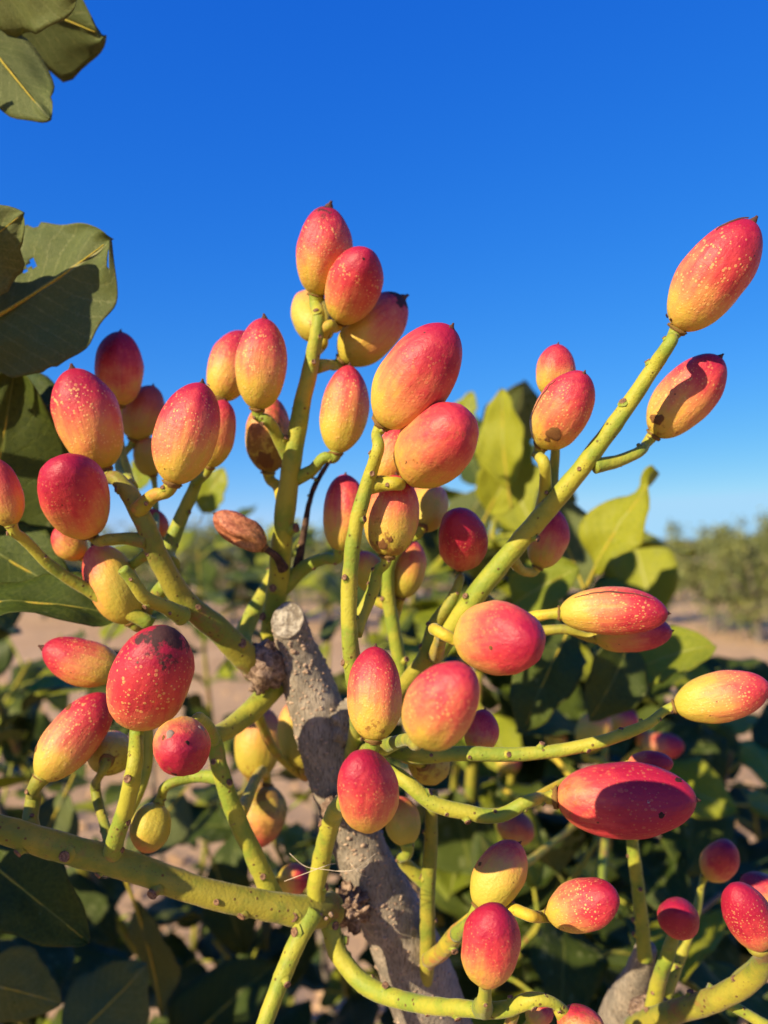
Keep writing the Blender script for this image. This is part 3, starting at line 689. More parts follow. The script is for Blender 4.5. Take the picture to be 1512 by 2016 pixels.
def stalk(name, L, mat=None, n=0, parent=tree, fid=None, seed=1, lump_=0.09, sub=9, seg=18, back=False):
    pts = [(p, q * WS.get(name, .90)) for p, q in pts_px(L)]
    if parent is not tree: pts[0] = (pts[0][0], pts[0][1] * 1.3)
    if fid is not None:
        b, ax, W = FR[fid]; r = pts[-1][1]
        if back:
            ray = (b - CAM).normalized(); pts.append((b + ax * (.35 * W) + ray * (.55 * W), r)); pts.append((b + ax * (.5 * W) + ray * (.2 * W), r))
        else: dv = (ax * .55 + (b - pts[-1][0]).normalized() * .45).normalized(); pts.append((b - dv * (0.14 * W), r * 0.95)); pts.append((b + ax * (0.06 * W), r * 1.25))
    V, F, S, fr = tube_geo(pts, sub, seg, lump_, 260, seed=seed)
    o = build('fruit_stalk' if parent is tree else 'pedicel', V, F, mat or M_STALK, parent)
    if n: nodes(S, fr, o, n, seed)
    ST[name] = o
    return o
def ped(parent, L, fid, mat=None, n=0, seed=1): return stalk('p', L, mat or M_PED, n, ST[parent], fid, seed)

stalk('A', [(545, 1330, 54, .212), (536, 1260, 50, .210), (548, 1150, 46, .203), (562, 1000, 44, .194), (590, 820, 38, .190), (616, 700, 32, .187), (627, 620, 28, .186)], n=11, fid=1, seed=3)
ped('A', [(634, 652, 26, .187), (650, 640, 24, .185)], 2); ped('A', [(618, 690, 22, .190), (632, 684, 20, .196)], 3)
ped('A', [(622, 722, 26, .189), (650, 718, 24, .193)], 4, M_STALK, 1, 4); ped('A', [(576, 945, 28, .194), (612, 928, 26, .191), (645, 900, 24, .189)], 6, M_STALK, 2, 8)
ped('A', [(573, 900, 32, .193), (548, 862, 28, .190), (522, 825, 24, .186)], 7, M_STALK, 3, 5); ped('A', [(558, 985, 26, .196), (545, 955, 24, .200)], 9)
ped('A', [(558, 1120, 20, .197), (540, 1092, 16, .194)], 17, M_DRYTWIG); ped('A', [(554, 1158, 34, .204), (598, 1118, 32, .203), (640, 1100, 26, .199)], 13, M_STALK, 2, 6)
stalk('dry', [(585, 1120, 16, .203), (600, 1040, 14, .205), (618, 960, 12, .207), (652, 902, 10, .208)], M_DRYTWIG, 3, ST['A'], seed=4, lump_=.25)
stalk('B', [(520, 1325, 70, .200), (482, 1292, 68, .195), (430, 1240, 62, .190), (365, 1185, 56, .185), (318, 1110, 52, .181), (280, 1020, 48, .178), (248, 965, 42, .180), (225, 940, 34, .181)], M_STALK_OLD, 5, fid=18, seed=12)
ped('B', [(272, 1005, 30, .177), (305, 975, 30, .174)], 20, None, 2, 3); ped('B', [(290, 1065, 28, .178), (245, 1060, 26, .178), (215, 1062, 26, .176)], 19, M_STALK_OLD)
stalk('Bs', [(358, 1212, 34, .182), (325, 1195, 32, .176), (285, 1175, 30, .172), (258, 1140, 29, .170), (243, 1122, 27, .169)], M_STALK, 3, ST['B'], seed=9)
ped('B', [(330, 1150, 30, .184), (300, 1180, 28, .188), (280, 1222, 26, .188)], 25, M_STALK)
stalk('C', [(335, 1115, 36, .190), (330, 1090, 36, .197), (352, 1030, 34, .200), (385, 955, 28, .201), (420, 850, 22, .201)], M_STALK, 4, ST['B'], 8, seed=6)
stalk('C2', [(386, 950, 18, .199), (404, 935, 18, .195)], M_STALK, 0, ST['B'], 24)
ped('B', [(282, 1010, 20, .182), (255, 940, 18, .198), (236, 860, 16, .206)], 21, M_STALK); ped('B', [(262, 960, 16, .190), (246, 890, 16, .212)], 22, M_STALK)
ped('B', [(300, 1060, 16, .184), (306, 990, 14, .214)], 23, M_STALK); ped('B', [(312, 1100, 14, .186), (318, 1080, 12, .208)], 69, M_STALK)
ped('B', [(300, 1085, 20, .182), (220, 1120, 18, .190)], 68, M_STALK)
stalk('Cb', [(500, 1330, 44, .206), (478, 1262, 42, .214), (520, 1170, 38, .222), (560, 1100, 30, .228), (590, 1060, 20, .232)], M_STALK, 4, seed=7)
stalk('D', [(300, 1230, 26, .186), (170, 1160, 27, .182), (95, 1110, 25, .177), (45, 1060, 23, .173)], M_STALK, 3, ST['B'], 32, seed=8)
# centre
stalk('E', [(690, 1500, 46, .200), (705, 1430, 46, .185), (700, 1360, 46, .174), (690, 1270, 45, .171), (688, 1150, 43, .170), (702, 1030, 40, .168), (730, 930, 36, .166), (745, 880, 32, .164)], M_STALK, 10, fid=5, seed=21)
ped('E', [(728, 955, 32, .168), (758, 952, 32, .167), (776, 952, 30, .166)], 10, M_PED, 1, 3)
ped('E', [(712, 985, 22, .172), (728, 965, 20, .180)], 11)
ped('E', [(694, 1245, 34, .174), (712, 1210, 32, .176), (735, 1160, 28, .176), (746, 1120, 24, .175)], 12, M_STALK, 4, 4)
stalk('G', [(740, 1470, 42, .204), (788, 1330, 40, .204), (775, 1240, 38, .203), (764, 1160, 36, .202), (772, 1100, 32, .200), (800, 1065, 24, .199)], M_STALK, 4, fid=14, seed=5)
ped('G', [(770, 1225, 24, .204), (783, 1200, 20, .206)], 15); ped('G', [(764, 1190, 24, .204), (740, 1180, 20, .207)], 70)
stalk('H', [(740, 1440, 44, .198), (795, 1350, 42, .192), (838, 1290, 40, .188), (858, 1225, 36, .186), (890, 1180, 30, .185), (904, 1145, 24, .186)], M_STALK_OLD, 6, fid=16, seed=4)
stalk('I', [(700, 1490, 50, .204), (770, 1400, 50, .198), (850, 1295, 48, .190), (930, 1180, 46, .183), (1020, 1070, 46, .179), (1110, 965, 44, .174), (1210, 835, 38, .168), (1288, 722, 34, .164), (1322, 670, 30, .161)], M_STALK, 9, fid=48, seed=31)
ped('I', [(1170, 918, 26, .171), (1215, 908, 28, .172), (1258, 890, 24, .173)], 49, M_STALK, 3, 2)
ped('I', [(1070, 1010, 30, .178), (1074, 960, 28, .176), (1070, 910, 26, .172)], 50, M_STALK, 2, 3); ped('I', [(1082, 1000, 24, .179), (1090, 930, 22, .184), (1094, 860, 20, .183)], 51, M_STALK)
ped('I', [(1000, 1090, 24, .182), (1038, 1126, 20, .192)], 52)
ped('I', [(858, 1292, 26, .187), (870, 1250, 26, .166), (880, 1252, 26, .148)], 35)
ped('I', [(930, 1190, 28, .184), (1000, 1228, 27, .182), (1060, 1212, 25, .175)], 36, M_PED); ped('I', [(950, 1180, 26, .186), (1050, 1242, 25, .188), (1120, 1240, 22, .185)], 37, M_STALK_OLD)
# lower centre
stalk('J', [(690, 1480, 40, .199), (770, 1475, 38, .182), (830, 1488, 36, .174), (900, 1484, 32, .172), (1000, 1486, 30, .171), (1120, 1474, 28, .169), (1220, 1448, 26, .167), (1278, 1424, 22, .166)], M_STALK, 11, fid=38, seed=14)
ped('J', [(740, 1478, 32, .186), (780, 1462, 30, .165), (808, 1456, 29, .145)], 34, M_STALK)
ped('J', [(720, 1480, 28, .190), (728, 1475, 28, .172)], 33, M_STALK)
ped('J', [(880, 1486, 20, .174), (925, 1490, 18, .180)], 58)
ped('J', [(800, 1484, 20, .180), (796, 1494, 18, .188)], 57)
stalk('K', [(690, 1540, 44, .196), (740, 1515, 40, .182), (795, 1535, 38, .172), (850, 1580, 37, .170), (920, 1600, 36, .169), (980, 1606, 35, .1685), (1040, 1578, 32, .168)], M_STALK, 9, fid=39, seed=17)
ped('K', [(1040, 1580, 18, .169), (1130, 1530, 16, .178), (1200, 1508, 14, .182)], 64)
# horizontal stalk and the node it leaves from
stalk('N', [(655, 1790, 68, .192), (610, 1796, 66, .186), (520, 1782, 60, .182), (400, 1756, 58, .178), (250, 1704, 60, .174), (120, 1668, 60, .170), (0, 1632, 56, .167), (-120, 1600, 54, .165)], M_STALK_OLD, 9, seed=23, lump_=.06)
ped('N', [(60, 1655, 40, .170), (60, 1610, 34, .173), (66, 1570, 32, .176)], 28, M_STALK_OLD, 2, 3)
ped('N', [(220, 1704, 34, .1745), (226, 1660, 40, .170), (250, 1580, 38, .166), (266, 1500, 36, .164)], 27, M_STALK, 5, 6)
ped('N', [(222, 1680, 24, .172), (205, 1620, 22, .180), (188, 1555, 22, .186)], 29, M_STALK_OLD, 3, 7)
ped('N', [(200, 1690, 26, .178), (290, 1500, 24, .186), (280, 1380, 22, .190), (256, 1332, 22, .187)], 26, M_STALK)
stalk('O', [(540, 1775, 50, .188), (508, 1700, 44, .186), (462, 1600, 42, .184), (432, 1510, 38, .183), (418, 1450, 36, .183), (400, 1425, 34, .180)], M_STALK, 5, seed=16)
ped('O', [(420, 1455, 26, .180), (400, 1420, 26, .170), (382, 1422, 24, .162)], 30, M_STALK)
ped('O', [(440, 1530, 28, .185), (380, 1530, 24, .188), (325, 1550, 22, .187)], 31, M_STALK, 2, 5)
ped('O', [(445, 1560, 22, .188), (470, 1570, 20, .225)], 53); ped('O', [(470, 1610, 22, .188), (520, 1520, 20, .232)], 54)
ped('O', [(516, 1720, 20, .190), (532, 1738, 18, .215)], 63)
stalk('Oc', [(545, 1345, 46, .203), (520, 1375, 46, .201), (470, 1420, 42, .194), (425, 1448, 38, .185), (412, 1452, 36, .182)], M_STALK, 2, seed=18)
ped('Oc', [(500, 1395, 20, .204), (560, 1500, 18, .218), (602, 1530, 18, .222)], 55)
stalk('Q', [(622, 1800, 46, .188), (622, 1760, 46, .187), (634, 1690, 46, .185), (652, 1620, 46, .180), (668, 1585, 42, .172)], M_STALK, 3, fid=40, seed=25, back=True)
stalk('Rr', [(618, 1795, 56, .184), (592, 1840, 54, .181), (555, 1925, 50, .178), (515, 2030, 46, .174), (480, 2120, 44, .172)], M_STALK, 3, seed=27)
stalk('S', [(635, 1790, 50, .190), (650, 1825, 50, .188), (668, 1880, 50, .186), (715, 1935, 50, .182), (800, 1970, 46, .174), (900, 1984, 43, .162), (1000, 1986, 42, .154), (1055, 1968, 38, .151), (1085, 1972, 30, .151), (1120, 1996, 22, .152)], M_STALK, 12, seed=29)
ped('S', [(950, 1985, 36, .156), (954, 1968, 32, .150)], 43, M_STALK, 1, 3); ped('S', [(1010, 1990, 22, .156), (1022, 2030, 20, .170)], 62)
ped('S', [(1100, 1985, 22, .152), (1145, 2080, 22, .153)], 61)
stalk('T', [(835, 1960, 34, .205), (842, 1870, 36, .200), (842, 1760, 35, .197), (848, 1660, 32, .195), (850, 1560, 30, .194)], M_STALK_OLD, 4, seed=33)
stalk('T2', [(845, 1890, 34, .198), (875, 1868, 38, .188), (905, 1832, 36, .178), (960, 1792, 26, .170), (1010, 1790, 26, .164), (1045, 1803, 26, .161)], M_PED, 3, fid=42, seed=35)
ped('T2', [(900, 1840, 26, .178), (925, 1815, 24, .170)], 41, M_STALK)
ped('T', [(840, 1740, 28, .198), (790, 1690, 26, .195)], 56, M_STALK, 1, 3)
# second shoot of the tree
W2 = [(TB + Vector((0.02, -.08, 0.45)), 0.016), (TB + Vector((0.02, -.22, 0.85)), 0.011)] + pts_px([(1190, 2080, 84, .228), (1222, 1985, 66, .222), (1258, 1915, 52, .214), (1272, 1868, 42, .208)])
V2, F2, S2, fr2 = tube_geo(W2, 10, 28, 0.10, 170); b2 = build('branch', V2, F2, M_BARK, tree)
lump('knot', 1285, 2000, .205, 70, (1.3, 1, .9), 33, M_KNOT, b2, seg=24, rings=16, amp=.5)
stalk('U', [(1270, 1890, 34, .206), (1262, 1800, 32, .206), (1250, 1700, 30, .205), (1240, 1620, 26, .204)], M_STALK, 5, seed=37)
stalk('U2', [(1282, 2000, 40, .204), (1295, 1940, 36, .200), (1318, 1870, 32, .193)], M_STALK, 2, fid=44, seed=39)
ped('U2', [(1305, 1960, 28, .202), (1340, 1880, 26, .206), (1372, 1790, 20, .211)], 45, M_STALK, 3, 3)
stalk('X', [(1250, 2025, 62, .206), (1310, 1998, 54, .192), (1420, 1962, 56, .180), (1500, 1900, 50, .171)], M_STALK_OLD, 5, fid=46, seed=41)
ped('X', [(1440, 1950, 30, .180), (1530, 1850, 24, .192), (1560, 1810, 20, .192)], 47, M_STALK)
stalk('X2', [(1390, 1950, 26, .184), (1450, 1985, 24, .182), (1530, 2030, 22, .180)], M_STALK, 3, ST['X'], seed=42)
stalk('Y', [(1180, 1760, 24, .30), (1190, 1600, 22, .33), (1185, 1500, 18, .34)], M_STALK, 2, fid=80, seed=43)
for fid, L in ((81, (1190, 1480, 14, .35)), (82, (1230, 1500, 14, .335)), (83, (1280, 1520, 12, .35)), (84, (1100, 1500, 12, .35)), (85, (1000, 1560, 12, .38)), (66, (1010, 1700, 20, .26))):
    ped('Y', [(1188, 1570, 16, .335), ((L[0] + 1188) / 2, (L[1] + 1600) / 2, 14, (L[3] + .335) / 2), L], fid)

# fine dry fibres caught between stub and branch
def fibre(L, i):
    V, F, _, _ = tube_geo([(P(x, y, d), .00007) for x, y, d in L], 6, 5, 0, 1)
    build('dry_fibre', V, F, M_FIBRE, tree)
fibre([(570, 1680, .174), (600, 1705, .173), (640, 1712, .172), (690, 1715, .173), (740, 1680, .178)], 0)
fibre([(560, 1735, .174), (600, 1720, .173), (640, 1705, .172), (660, 1700, .178)], 1)
fibre([(660, 1715, .18), (700, 1712, .176), (722, 1705, .178), (728, 1695, .18)], 2)
fibre([(690, 1700, .178), (705, 1718, .177), (722, 1726, .18)], 3)

# ------------------------------------------------------------------ leaves
def leaf_geo(seed, fold, curl, wave, nu=10, nv=16, asp=0.62, twist=0.0, holes=(), thick=0.0045):
    """unit-length blade along +Y, upper side +Z; two skins and a rim"""
    rnd = random.Random(seed); ph = rnd.uniform(0, 6); ph2 = rnd.uniform(0, 6)
    top = []; UVs = []
    def pos(u, v):
        hw = 0.5 * asp * (max(0.0, math.sin(math.pi * min(1, v) ** 0.86)) ** 0.72) * (1 - 0.10 * v) * (1 + 0.05 * math.sin(9 * v + ph + (2 if u > 0 else 0)) + 0.03 * math.sin(23 * v + ph2) + 0.16 * noise.noise((v * 5 + seed, 3 if u > 0 else 8, 0)) - (0.35 * max(0, noise.noise((v * 9 + seed * 2.3, 12 if u > 0 else 17, 5)) - .28)))
        x = u * hw * 2
        z = abs(x) * math.tan(fold) + wave * math.sin(v * 9 + ph + u * 2) * abs(u) * 0.22 + 0.02 * math.sin(v * 17 + ph2) * abs(u) * wave * 4
        z += 0.035 * noise.noise((u * 4 + seed, v * 5, 0))
        tw = twist * (v - .3); x, z = x * math.cos(tw) - z * math.sin(tw), x * math.sin(tw) + z * math.cos(tw)
        a = curl * v
        yy = math.sin(a) / curl * 1.0 if abs(curl) > 1e-3 else v; zz = -(1 - math.cos(a)) / curl if abs(curl) > 1e-3 else 0
        return Vector((x, yy - z * math.sin(a) * -1 * 0 + z * math.sin(a), zz + z * math.cos(a)))
    us = [-.5 + i / nu for i in range(nu + 1)]; vs = [0.5 - .5 * math.cos(math.pi * (0.02 + .98 * j / nv)) for j in range(nv + 1)]
    for v in vs:
        for u in us: top.append(pos(u, v)); UVs.append((u + .5, v))
    n = len(top); V = list(top) + [p - Vector((0, 0, thick)) for p in top]; F = []; mi = []
    w = nu + 1
    def hole(i, j):
        u = (us[i] + us[i + 1]) / 2; v = (vs[j] + vs[j + 1]) / 2
        return any((u - a) ** 2 * asp * asp + (v - b) ** 2 < r * r for a, b, r in holes)
    edge = {}
    for j in range(nv):
        for i in range(nu):
            if holes and hole(i, j): continue
            q = (j * w + i, j * w + i + 1, j * w + w + i + 1, j * w + w + i)
            F.append(q); mi.append(0)
            for a, b in zip(q, q[1:] + q[:1]): edge[(a, b)] = 1
            F.append(tuple(reversed([k + n for k in q]))); mi.append(1)
    for (a, b) in list(edge):
        if (b, a) not in edge: F.append((b, a, a + n, b + n)); mi.append(0)
    return V, F, mi, UVs + UVs
def leaf_mesh(mats=(M_LTOP, M_LBOT), **k):
    V, F, mi, UV = leaf_geo(**k)
    me = mesh('leaf', V, F, list(mats), True, mi)
    uvl = me.uv_layers.new(name='UVMap'); buf = []
    for l in me.loops: buf.extend(UV[l.vertex_index])
    uvl.data.foreach_set('uv', buf)
    return me
def midrib_mesh(curl, r=.011):
    pts = []
    for j in range(9):
        v = -0.22 + 1.16 * j / 8; a = curl * max(0, v)
        y = (math.sin(a) / curl if abs(curl) > 1e-3 else v) if v > 0 else v; z = (-(1 - math.cos(a)) / curl if abs(curl) > 1e-3 else 0)
        pts.append((Vector((0, y, z - .006)), r * (1.25 - 1.05 * max(0, v))))
    V, F, _, _ = tube_geo(pts, 3, 8, 0, 1); return mesh('midrib', V, F, M_PED)
def leaf_matrix(b, t, normal):
    ya = (t - b); L = ya.length; ya.normalize(); za = (normal - ya * normal.dot(ya)).normalized(); xa = ya.cross(za)
    return Matrix.Translation(b) @ Matrix((xa, ya, za)).transposed().to_4x4() @ Matrix.Diagonal((L, L, L, 1)), L
def key_leaf(b, t, nrm, seed, fold=.2, curl=.4, wave=.3, asp=.68, twist=0.0, holes=(), young=False, fine=False, wx=1.0):
    """b, t = (x, y, d); nrm in camera axes (right, up, toward camera) = direction the upper face looks"""
    B, T = P(*b), P(*t); nv = RIGHT * nrm[0] + UP * nrm[1] - FWD * nrm[2]
    M, L = leaf_matrix(B, T, nv)
    ch = math.sqrt(math.sin(curl) ** 2 + (1 - math.cos(curl)) ** 2) / curl if abs(curl) > 1e-3 else 1
    M = M @ Matrix.Rotation(curl / 2, 4, 'X') @ Matrix.Diagonal((1 / ch, 1 / ch, 1 / ch, 1))
    me = leaf_mesh((M_LYTOP, M_LYBOT) if young else (M_LTOP, M_LBOT), seed=seed, fold=fold, curl=curl, wave=wave, asp=asp, twist=twist, holes=holes, nu=44 if holes else 14, nv=54 if holes else 22)
    o = link(bpy.data.objects.new('leaf', me), tree, M); o['seed'] = random.Random(seed).random()
    link(bpy.data.objects.new('midrib', midrib_mesh(curl)), o, M)
    return o
# near leaves against the sky
key_leaf((-120, -40, .205), (205, 70, .200), (.1, .75, -.65), 1, .12, .35, .3, .80)
key_leaf((-130, 150, .185), (142, 42, .180), (-.35, -.6, -.7), 2, .15, -.3, .3, .62)
key_leaf((-60, 40, .192), (98, 236, .188), (-.3, .2, -.9), 3, .25, .3, .2, .52)
key_leaf((-90, -60, .186), (150, -20, .180), (.0, .5, -.8), 15, .15, .4, .3, .75)
key_leaf((-70, 660, .192), (222, 470, .186), (.15, -.2, -.96), 4, .10, .25, .35, .98, holes=((.22, .50, .028), (.20, .44, .016), (.30, .33, .030), (.24, .36, .018), (-.34, .93, .03)))
key_leaf((-140, 560, .178), (46, 420, .176), (-.1, .3, -.95), 5, .2, .3, .3, .75)
key_leaf((-40, 1150, .215), (30, 720, .205), (.4, .0, .9), 6, .15, .2, .3, .66)
key_leaf((-90, 860, .225), (130, 790, .215), (.0, .6, .7), 7, .2, .3, .3, .85)
key_leaf((-60, 1010, .220), (110, 1060, .225), (.2, .2, .9), 8, .2, .2, .3, .7)
key_leaf((-90, 1120, .215), (105, 930, .218), (.3, .1, .9), 28, .2, .2, .3, .8)
key_leaf((-80, 1190, .190), (245, 1215, .196), (.0, .85, .5), 9, .25, .5, .4, .50)
key_leaf((-60, 1060, .212), (150, 1180, .206), (.2, .3, .85), 29, .2, .3, .3, .62)
# lower left
key_leaf((-30, 1690, .215), (175, 1856, .205), (-.3, .7, .55), 10, .35, .7, .3, .55)
key_leaf((-60, 1930, .23), (120, 1975, .24), (.1, -.3, -.9), 11, .2, .3, .3, .8)
key_leaf((130, 2060, .26), (290, 1900, .27), (.2, -.3, -.9), 12, .2, .3, .3, .9)
key_leaf((265, 1775, .30), (320, 2000, .31), (.5, .2, -.8), 13, .2, .2, .3, .45)
key_leaf((340, 2080, .36), (540, 1900, .37), (.1, .8, .5), 14, .2, .3, .4, .7)
key_leaf((130, 1560, .36), (30, 1740, .34), (.3, .2, -.9), 16, .2, .3, .3, .7)
key_leaf((360, 1560, .38), (250, 1690, .36), (.4, .1, -.9), 17, .2, .3, .3, .8)
key_leaf((420, 1700, .42), (480, 1880, .42), (.3, .5, .6), 18, .2, .3, .3, .6)
# right, sunlit young leaves out of focus
key_leaf((1165, 1130, .31), (1298, 932, .30), (-.7, .35, .65), 20, .2, .5, .9, .52, .35, young=True)
key_leaf((1010, 1190, .30), (1140, 1120, .29), (-.3, .5, .8), 21, .2, .5, .5, .85, young=True)
key_leaf((1000, 960, .36), (990, 765, .36), (-.6, .1, .8), 22, .3, .4, .3, .55, young=True)
key_leaf((960, 1010, .38), (1040, 860, .37), (-.3, -.2, .9), 23, .2, .4, .3, .62, young=True)
key_leaf((900, 860, .42), (930, 770, .42), (-.3, .1, .9), 24, .2, .3, .3, .6, young=True)
key_leaf((1230, 1330, .29), (1410, 1270, .28), (-.2, .75, .6), 25, .2, .6, .4, .72, young=True)
key_leaf((1120, 1240, .27), (1030, 1440, .26), (-.4, .2, .85), 26, .3, .5, .4, .62)
key_leaf((1240, 1260, .28), (1160, 1420, .27), (.3, .3, .85), 27, .3, .5, .4, .7)
key_leaf((1150, 1160, .33), (1060, 960, .34), (.5, .2, -.8), 30, .2, .4, .3, .6)
key_leaf((880, 1080, .40), (960, 960, .40), (.3, .2, -.9), 31, .2, .4, .3, .7)
key_leaf((1000, 1280, .32), (1100, 1180, .32), (-.2, .6, .7), 32, .2, .4, .3, .8, young=True)
key_leaf((400, 1010, .36), (440, 920, .36), (-.3, .1, .9), 33, .2, .4, .3, .8, young=True)
key_leaf((260, 960, .34), (310, 905, .34), (-.3, .3, .9), 34, .2, .4, .3, .9, young=True)

# background shoots of the same tree with their leaves
LEAFS = [leaf_mesh(seed=60 + i, fold=.1 + .07 * (i % 4), curl=(.2, .5, .8, -.3)[i % 4], wave=.3 + .15 * (i % 3), asp=.58 + .06 * (i % 4), nu=8, nv=12) for i in range(8)]
YLEAFS = [leaf_mesh((M_LYTOP, M_LYBOT), seed=80 + i, fold=.15, curl=.4 + .2 * i, wave=.4, asp=.62 + .05 * i, nu=8, nv=12) for i in range(3)]
def shoot(path, nl, seed, size=(.040, .065), spread=1.0, young=0.12, r0=.004, lo=.15):
    rnd = random.Random(seed); pts = [(P(x, y, d), r0 * (1 - .75 * i / (len(path) - 1))) for i, (x, y, d) in enumerate(path)]
    V, F, S, fr = tube_geo(pts, 8, 10, .1, 100, seed=seed)
    tw = build('twig', V, F, M_STALK_OLD if rnd.random() < .6 else M_TRUNK, tree)
    for k in range(nl):
        i = int((len(S) - 1) * (lo + (1 - lo) * (k + rnd.random()) / nl)); c, r = S[i]; t, nx, ny = fr[i]
        an = k * 2.4 + rnd.uniform(-.6, .6); d = nx * math.cos(an) + ny * math.sin(an)
        ax = (d * spread + t * rnd.uniform(.1, .9) + Vector((0, 0, rnd.uniform(-.5, .25)))).normalized()
        L = rnd.uniform(*size); B = c + ax * (.012 + .015 * rnd.random())
        nrm = (Vector((rnd.uniform(-.8, .5), rnd.uniform(-.9, .4), 1.0)) + t * .4).normalized()
        M, _ = leaf_matrix(B, B + ax * L, nrm)
        o = link(bpy.data.objects.new('leaf', rnd.choice(YLEAFS if rnd.random() < young else LEAFS)), tree, M); o['seed'] = rnd.random()
        Vp, Fp, _, _ = tube_geo([(c, .0009), ((c + B) / 2 + Vector((0, 0, .001)), .0008), (B + ax * .002, .0007)], 3, 6, 0, 1); build('petiole', Vp, Fp, M_STALK, o)
sh = [([(1010, 2500, .60), (980, 1900, .50), (1010, 1500, .46), (1060, 1180, .44)], 20, .25),
      ([(1050, 2400, .55), (1150, 1900, .44), (1200, 1600, .42), (1180, 1400, .40)], 16, .1),
      ([(900, 2400, .62), (860, 1900, .55), (900, 1500, .52), (940, 1120, .50), (960, 930, .48)], 22, .3),
      ([(1100, 2500, .7), (1300, 1950, .55), (1400, 1650, .50), (1440, 1480, .48)], 20, .1),
      ([(1150, 2500, .7), (1420, 2100, .48), (1520, 1800, .44), (1560, 1560, .42)], 14, .1),
      ([(800, 2400, .70), (760, 1900, .66), (740, 1500, .64), (720, 1220, .62)], 20, .2),
      ([(760, 2400, .75), (640, 1900, .72), (620, 1500, .72), (600, 1230, .70), (560, 1130, .70)], 18, .25),
      ([(860, 2500, .6), (960, 1950, .40), (1080, 1800, .36), (1180, 1650, .35)], 14, .05),
      ([(900, 2500, .8), (1000, 1800, .75), (1100, 1450, .75), (1130, 1180, .75)], 22, .2),
      ([(900, 2500, .9), (820, 1800, .9), (840, 1400, .9), (860, 1150, .9)], 22, .25),
      ([(500, 2500, .8), (200, 2150, .6), (90, 1850, .5), (-20, 1500, .45), (-40, 1300, .44)], 20, .15),
      ([(600, 2500, .8), (480, 2150, .62), (380, 1950, .55), (300, 1850, .50)], 14, .1),
      ([(500, 2500, .9), (380, 1900, .85), (420, 1500, .85), (400, 1250, .82), (390, 1080, .80)], 22, .3),
      ([(400, 2500, .9), (200, 1900, .85), (60, 1500, .80), (120, 1250, .78)], 16, .3),
      ([(1000, 2500, .9), (1250, 1900, .85), (1330, 1550, .85), (1300, 1360, .85)], 20, .15),
      ([(1000, 2500, .9), (1000, 2050, .5), (1080, 1950, .42), (1180, 1900, .38)], 12, .05)]
sh += [([(1000, 2600, .6), (1120, 2100, .40), (1250, 1900, .36), (1420, 1760, .34)], 16, .05), ([(900, 2600, .7), (930, 2000, .48), (900, 1800, .45), (880, 1650, .44)], 16, .05),
       ([(1000, 2600, .8), (1200, 1900, .62), (1250, 1650, .60), (1200, 1450, .58), (1160, 1300, .56)], 24, .1), ([(1000, 2600, .8), (1050, 1900, .65), (1020, 1650, .62), (980, 1400, .60)], 24, .1),
       ([(1200, 2600, .8), (1450, 2000, .65), (1500, 1750, .62), (1480, 1560, .60)], 20, .1), ([(700, 2600, .8), (700, 2000, .52), (650, 1850, .50), (560, 1700, .50), (500, 1560, .5)], 18, .1),
       ([(600, 2600, .8), (560, 2100, .50), (500, 1950, .46), (420, 1850, .45)], 14, .05), ([(300, 2600, .8), (100, 2100, .42), (40, 2000, .38), (-60, 1800, .36)], 14, .05),
       ([(900, 2600, .9), (1180, 1900, .75), (1380, 1560, .70), (1420, 1420, .68)], 20, .1)]
sh += [([(420, 2400, 1.0), (330, 1800, .95), (300, 1400, .95), (330, 1180, .92), (350, 1030, .9)], 24, .35), ([(420, 2400, 1.1), (460, 1800, 1.1), (500, 1400, 1.1), (520, 1180, 1.05), (500, 1040, 1.0)], 26, .35),
       ([(500, 2400, 1.2), (600, 1800, 1.2), (640, 1400, 1.2), (650, 1150, 1.15), (640, 1030, 1.1)], 26, .35), ([(300, 2400, .8), (120, 1800, .75), (150, 1450, .7), (200, 1280, .68), (260, 1180, .66)], 20, .35),
       ([(200, 2400, .8), (20, 1800, .65), (-20, 1450, .6), (60, 1300, .56)], 18, .3), ([(700, 2400, 1.0), (760, 1700, 1.0), (800, 1350, .95), (820, 1130, .9), (850, 1020, .9)], 24, .4),
       ([(900, 2400, .7), (930, 1500, .46), (955, 1180, .46), (975, 1020, .46), (985, 930, .46)], 20, .8), ([(900, 2400, .7), (1000, 1500, .50), (1060, 1200, .45), (1090, 1080, .43)], 18, .7),
       ([(1000, 2400, .8), (1150, 1600, .55), (1260, 1350, .5), (1330, 1260, .47)], 18, .5)]
for i, (pth, nl, yg) in enumerate(sh): shoot(pth, nl, 100 + i, young=yg)

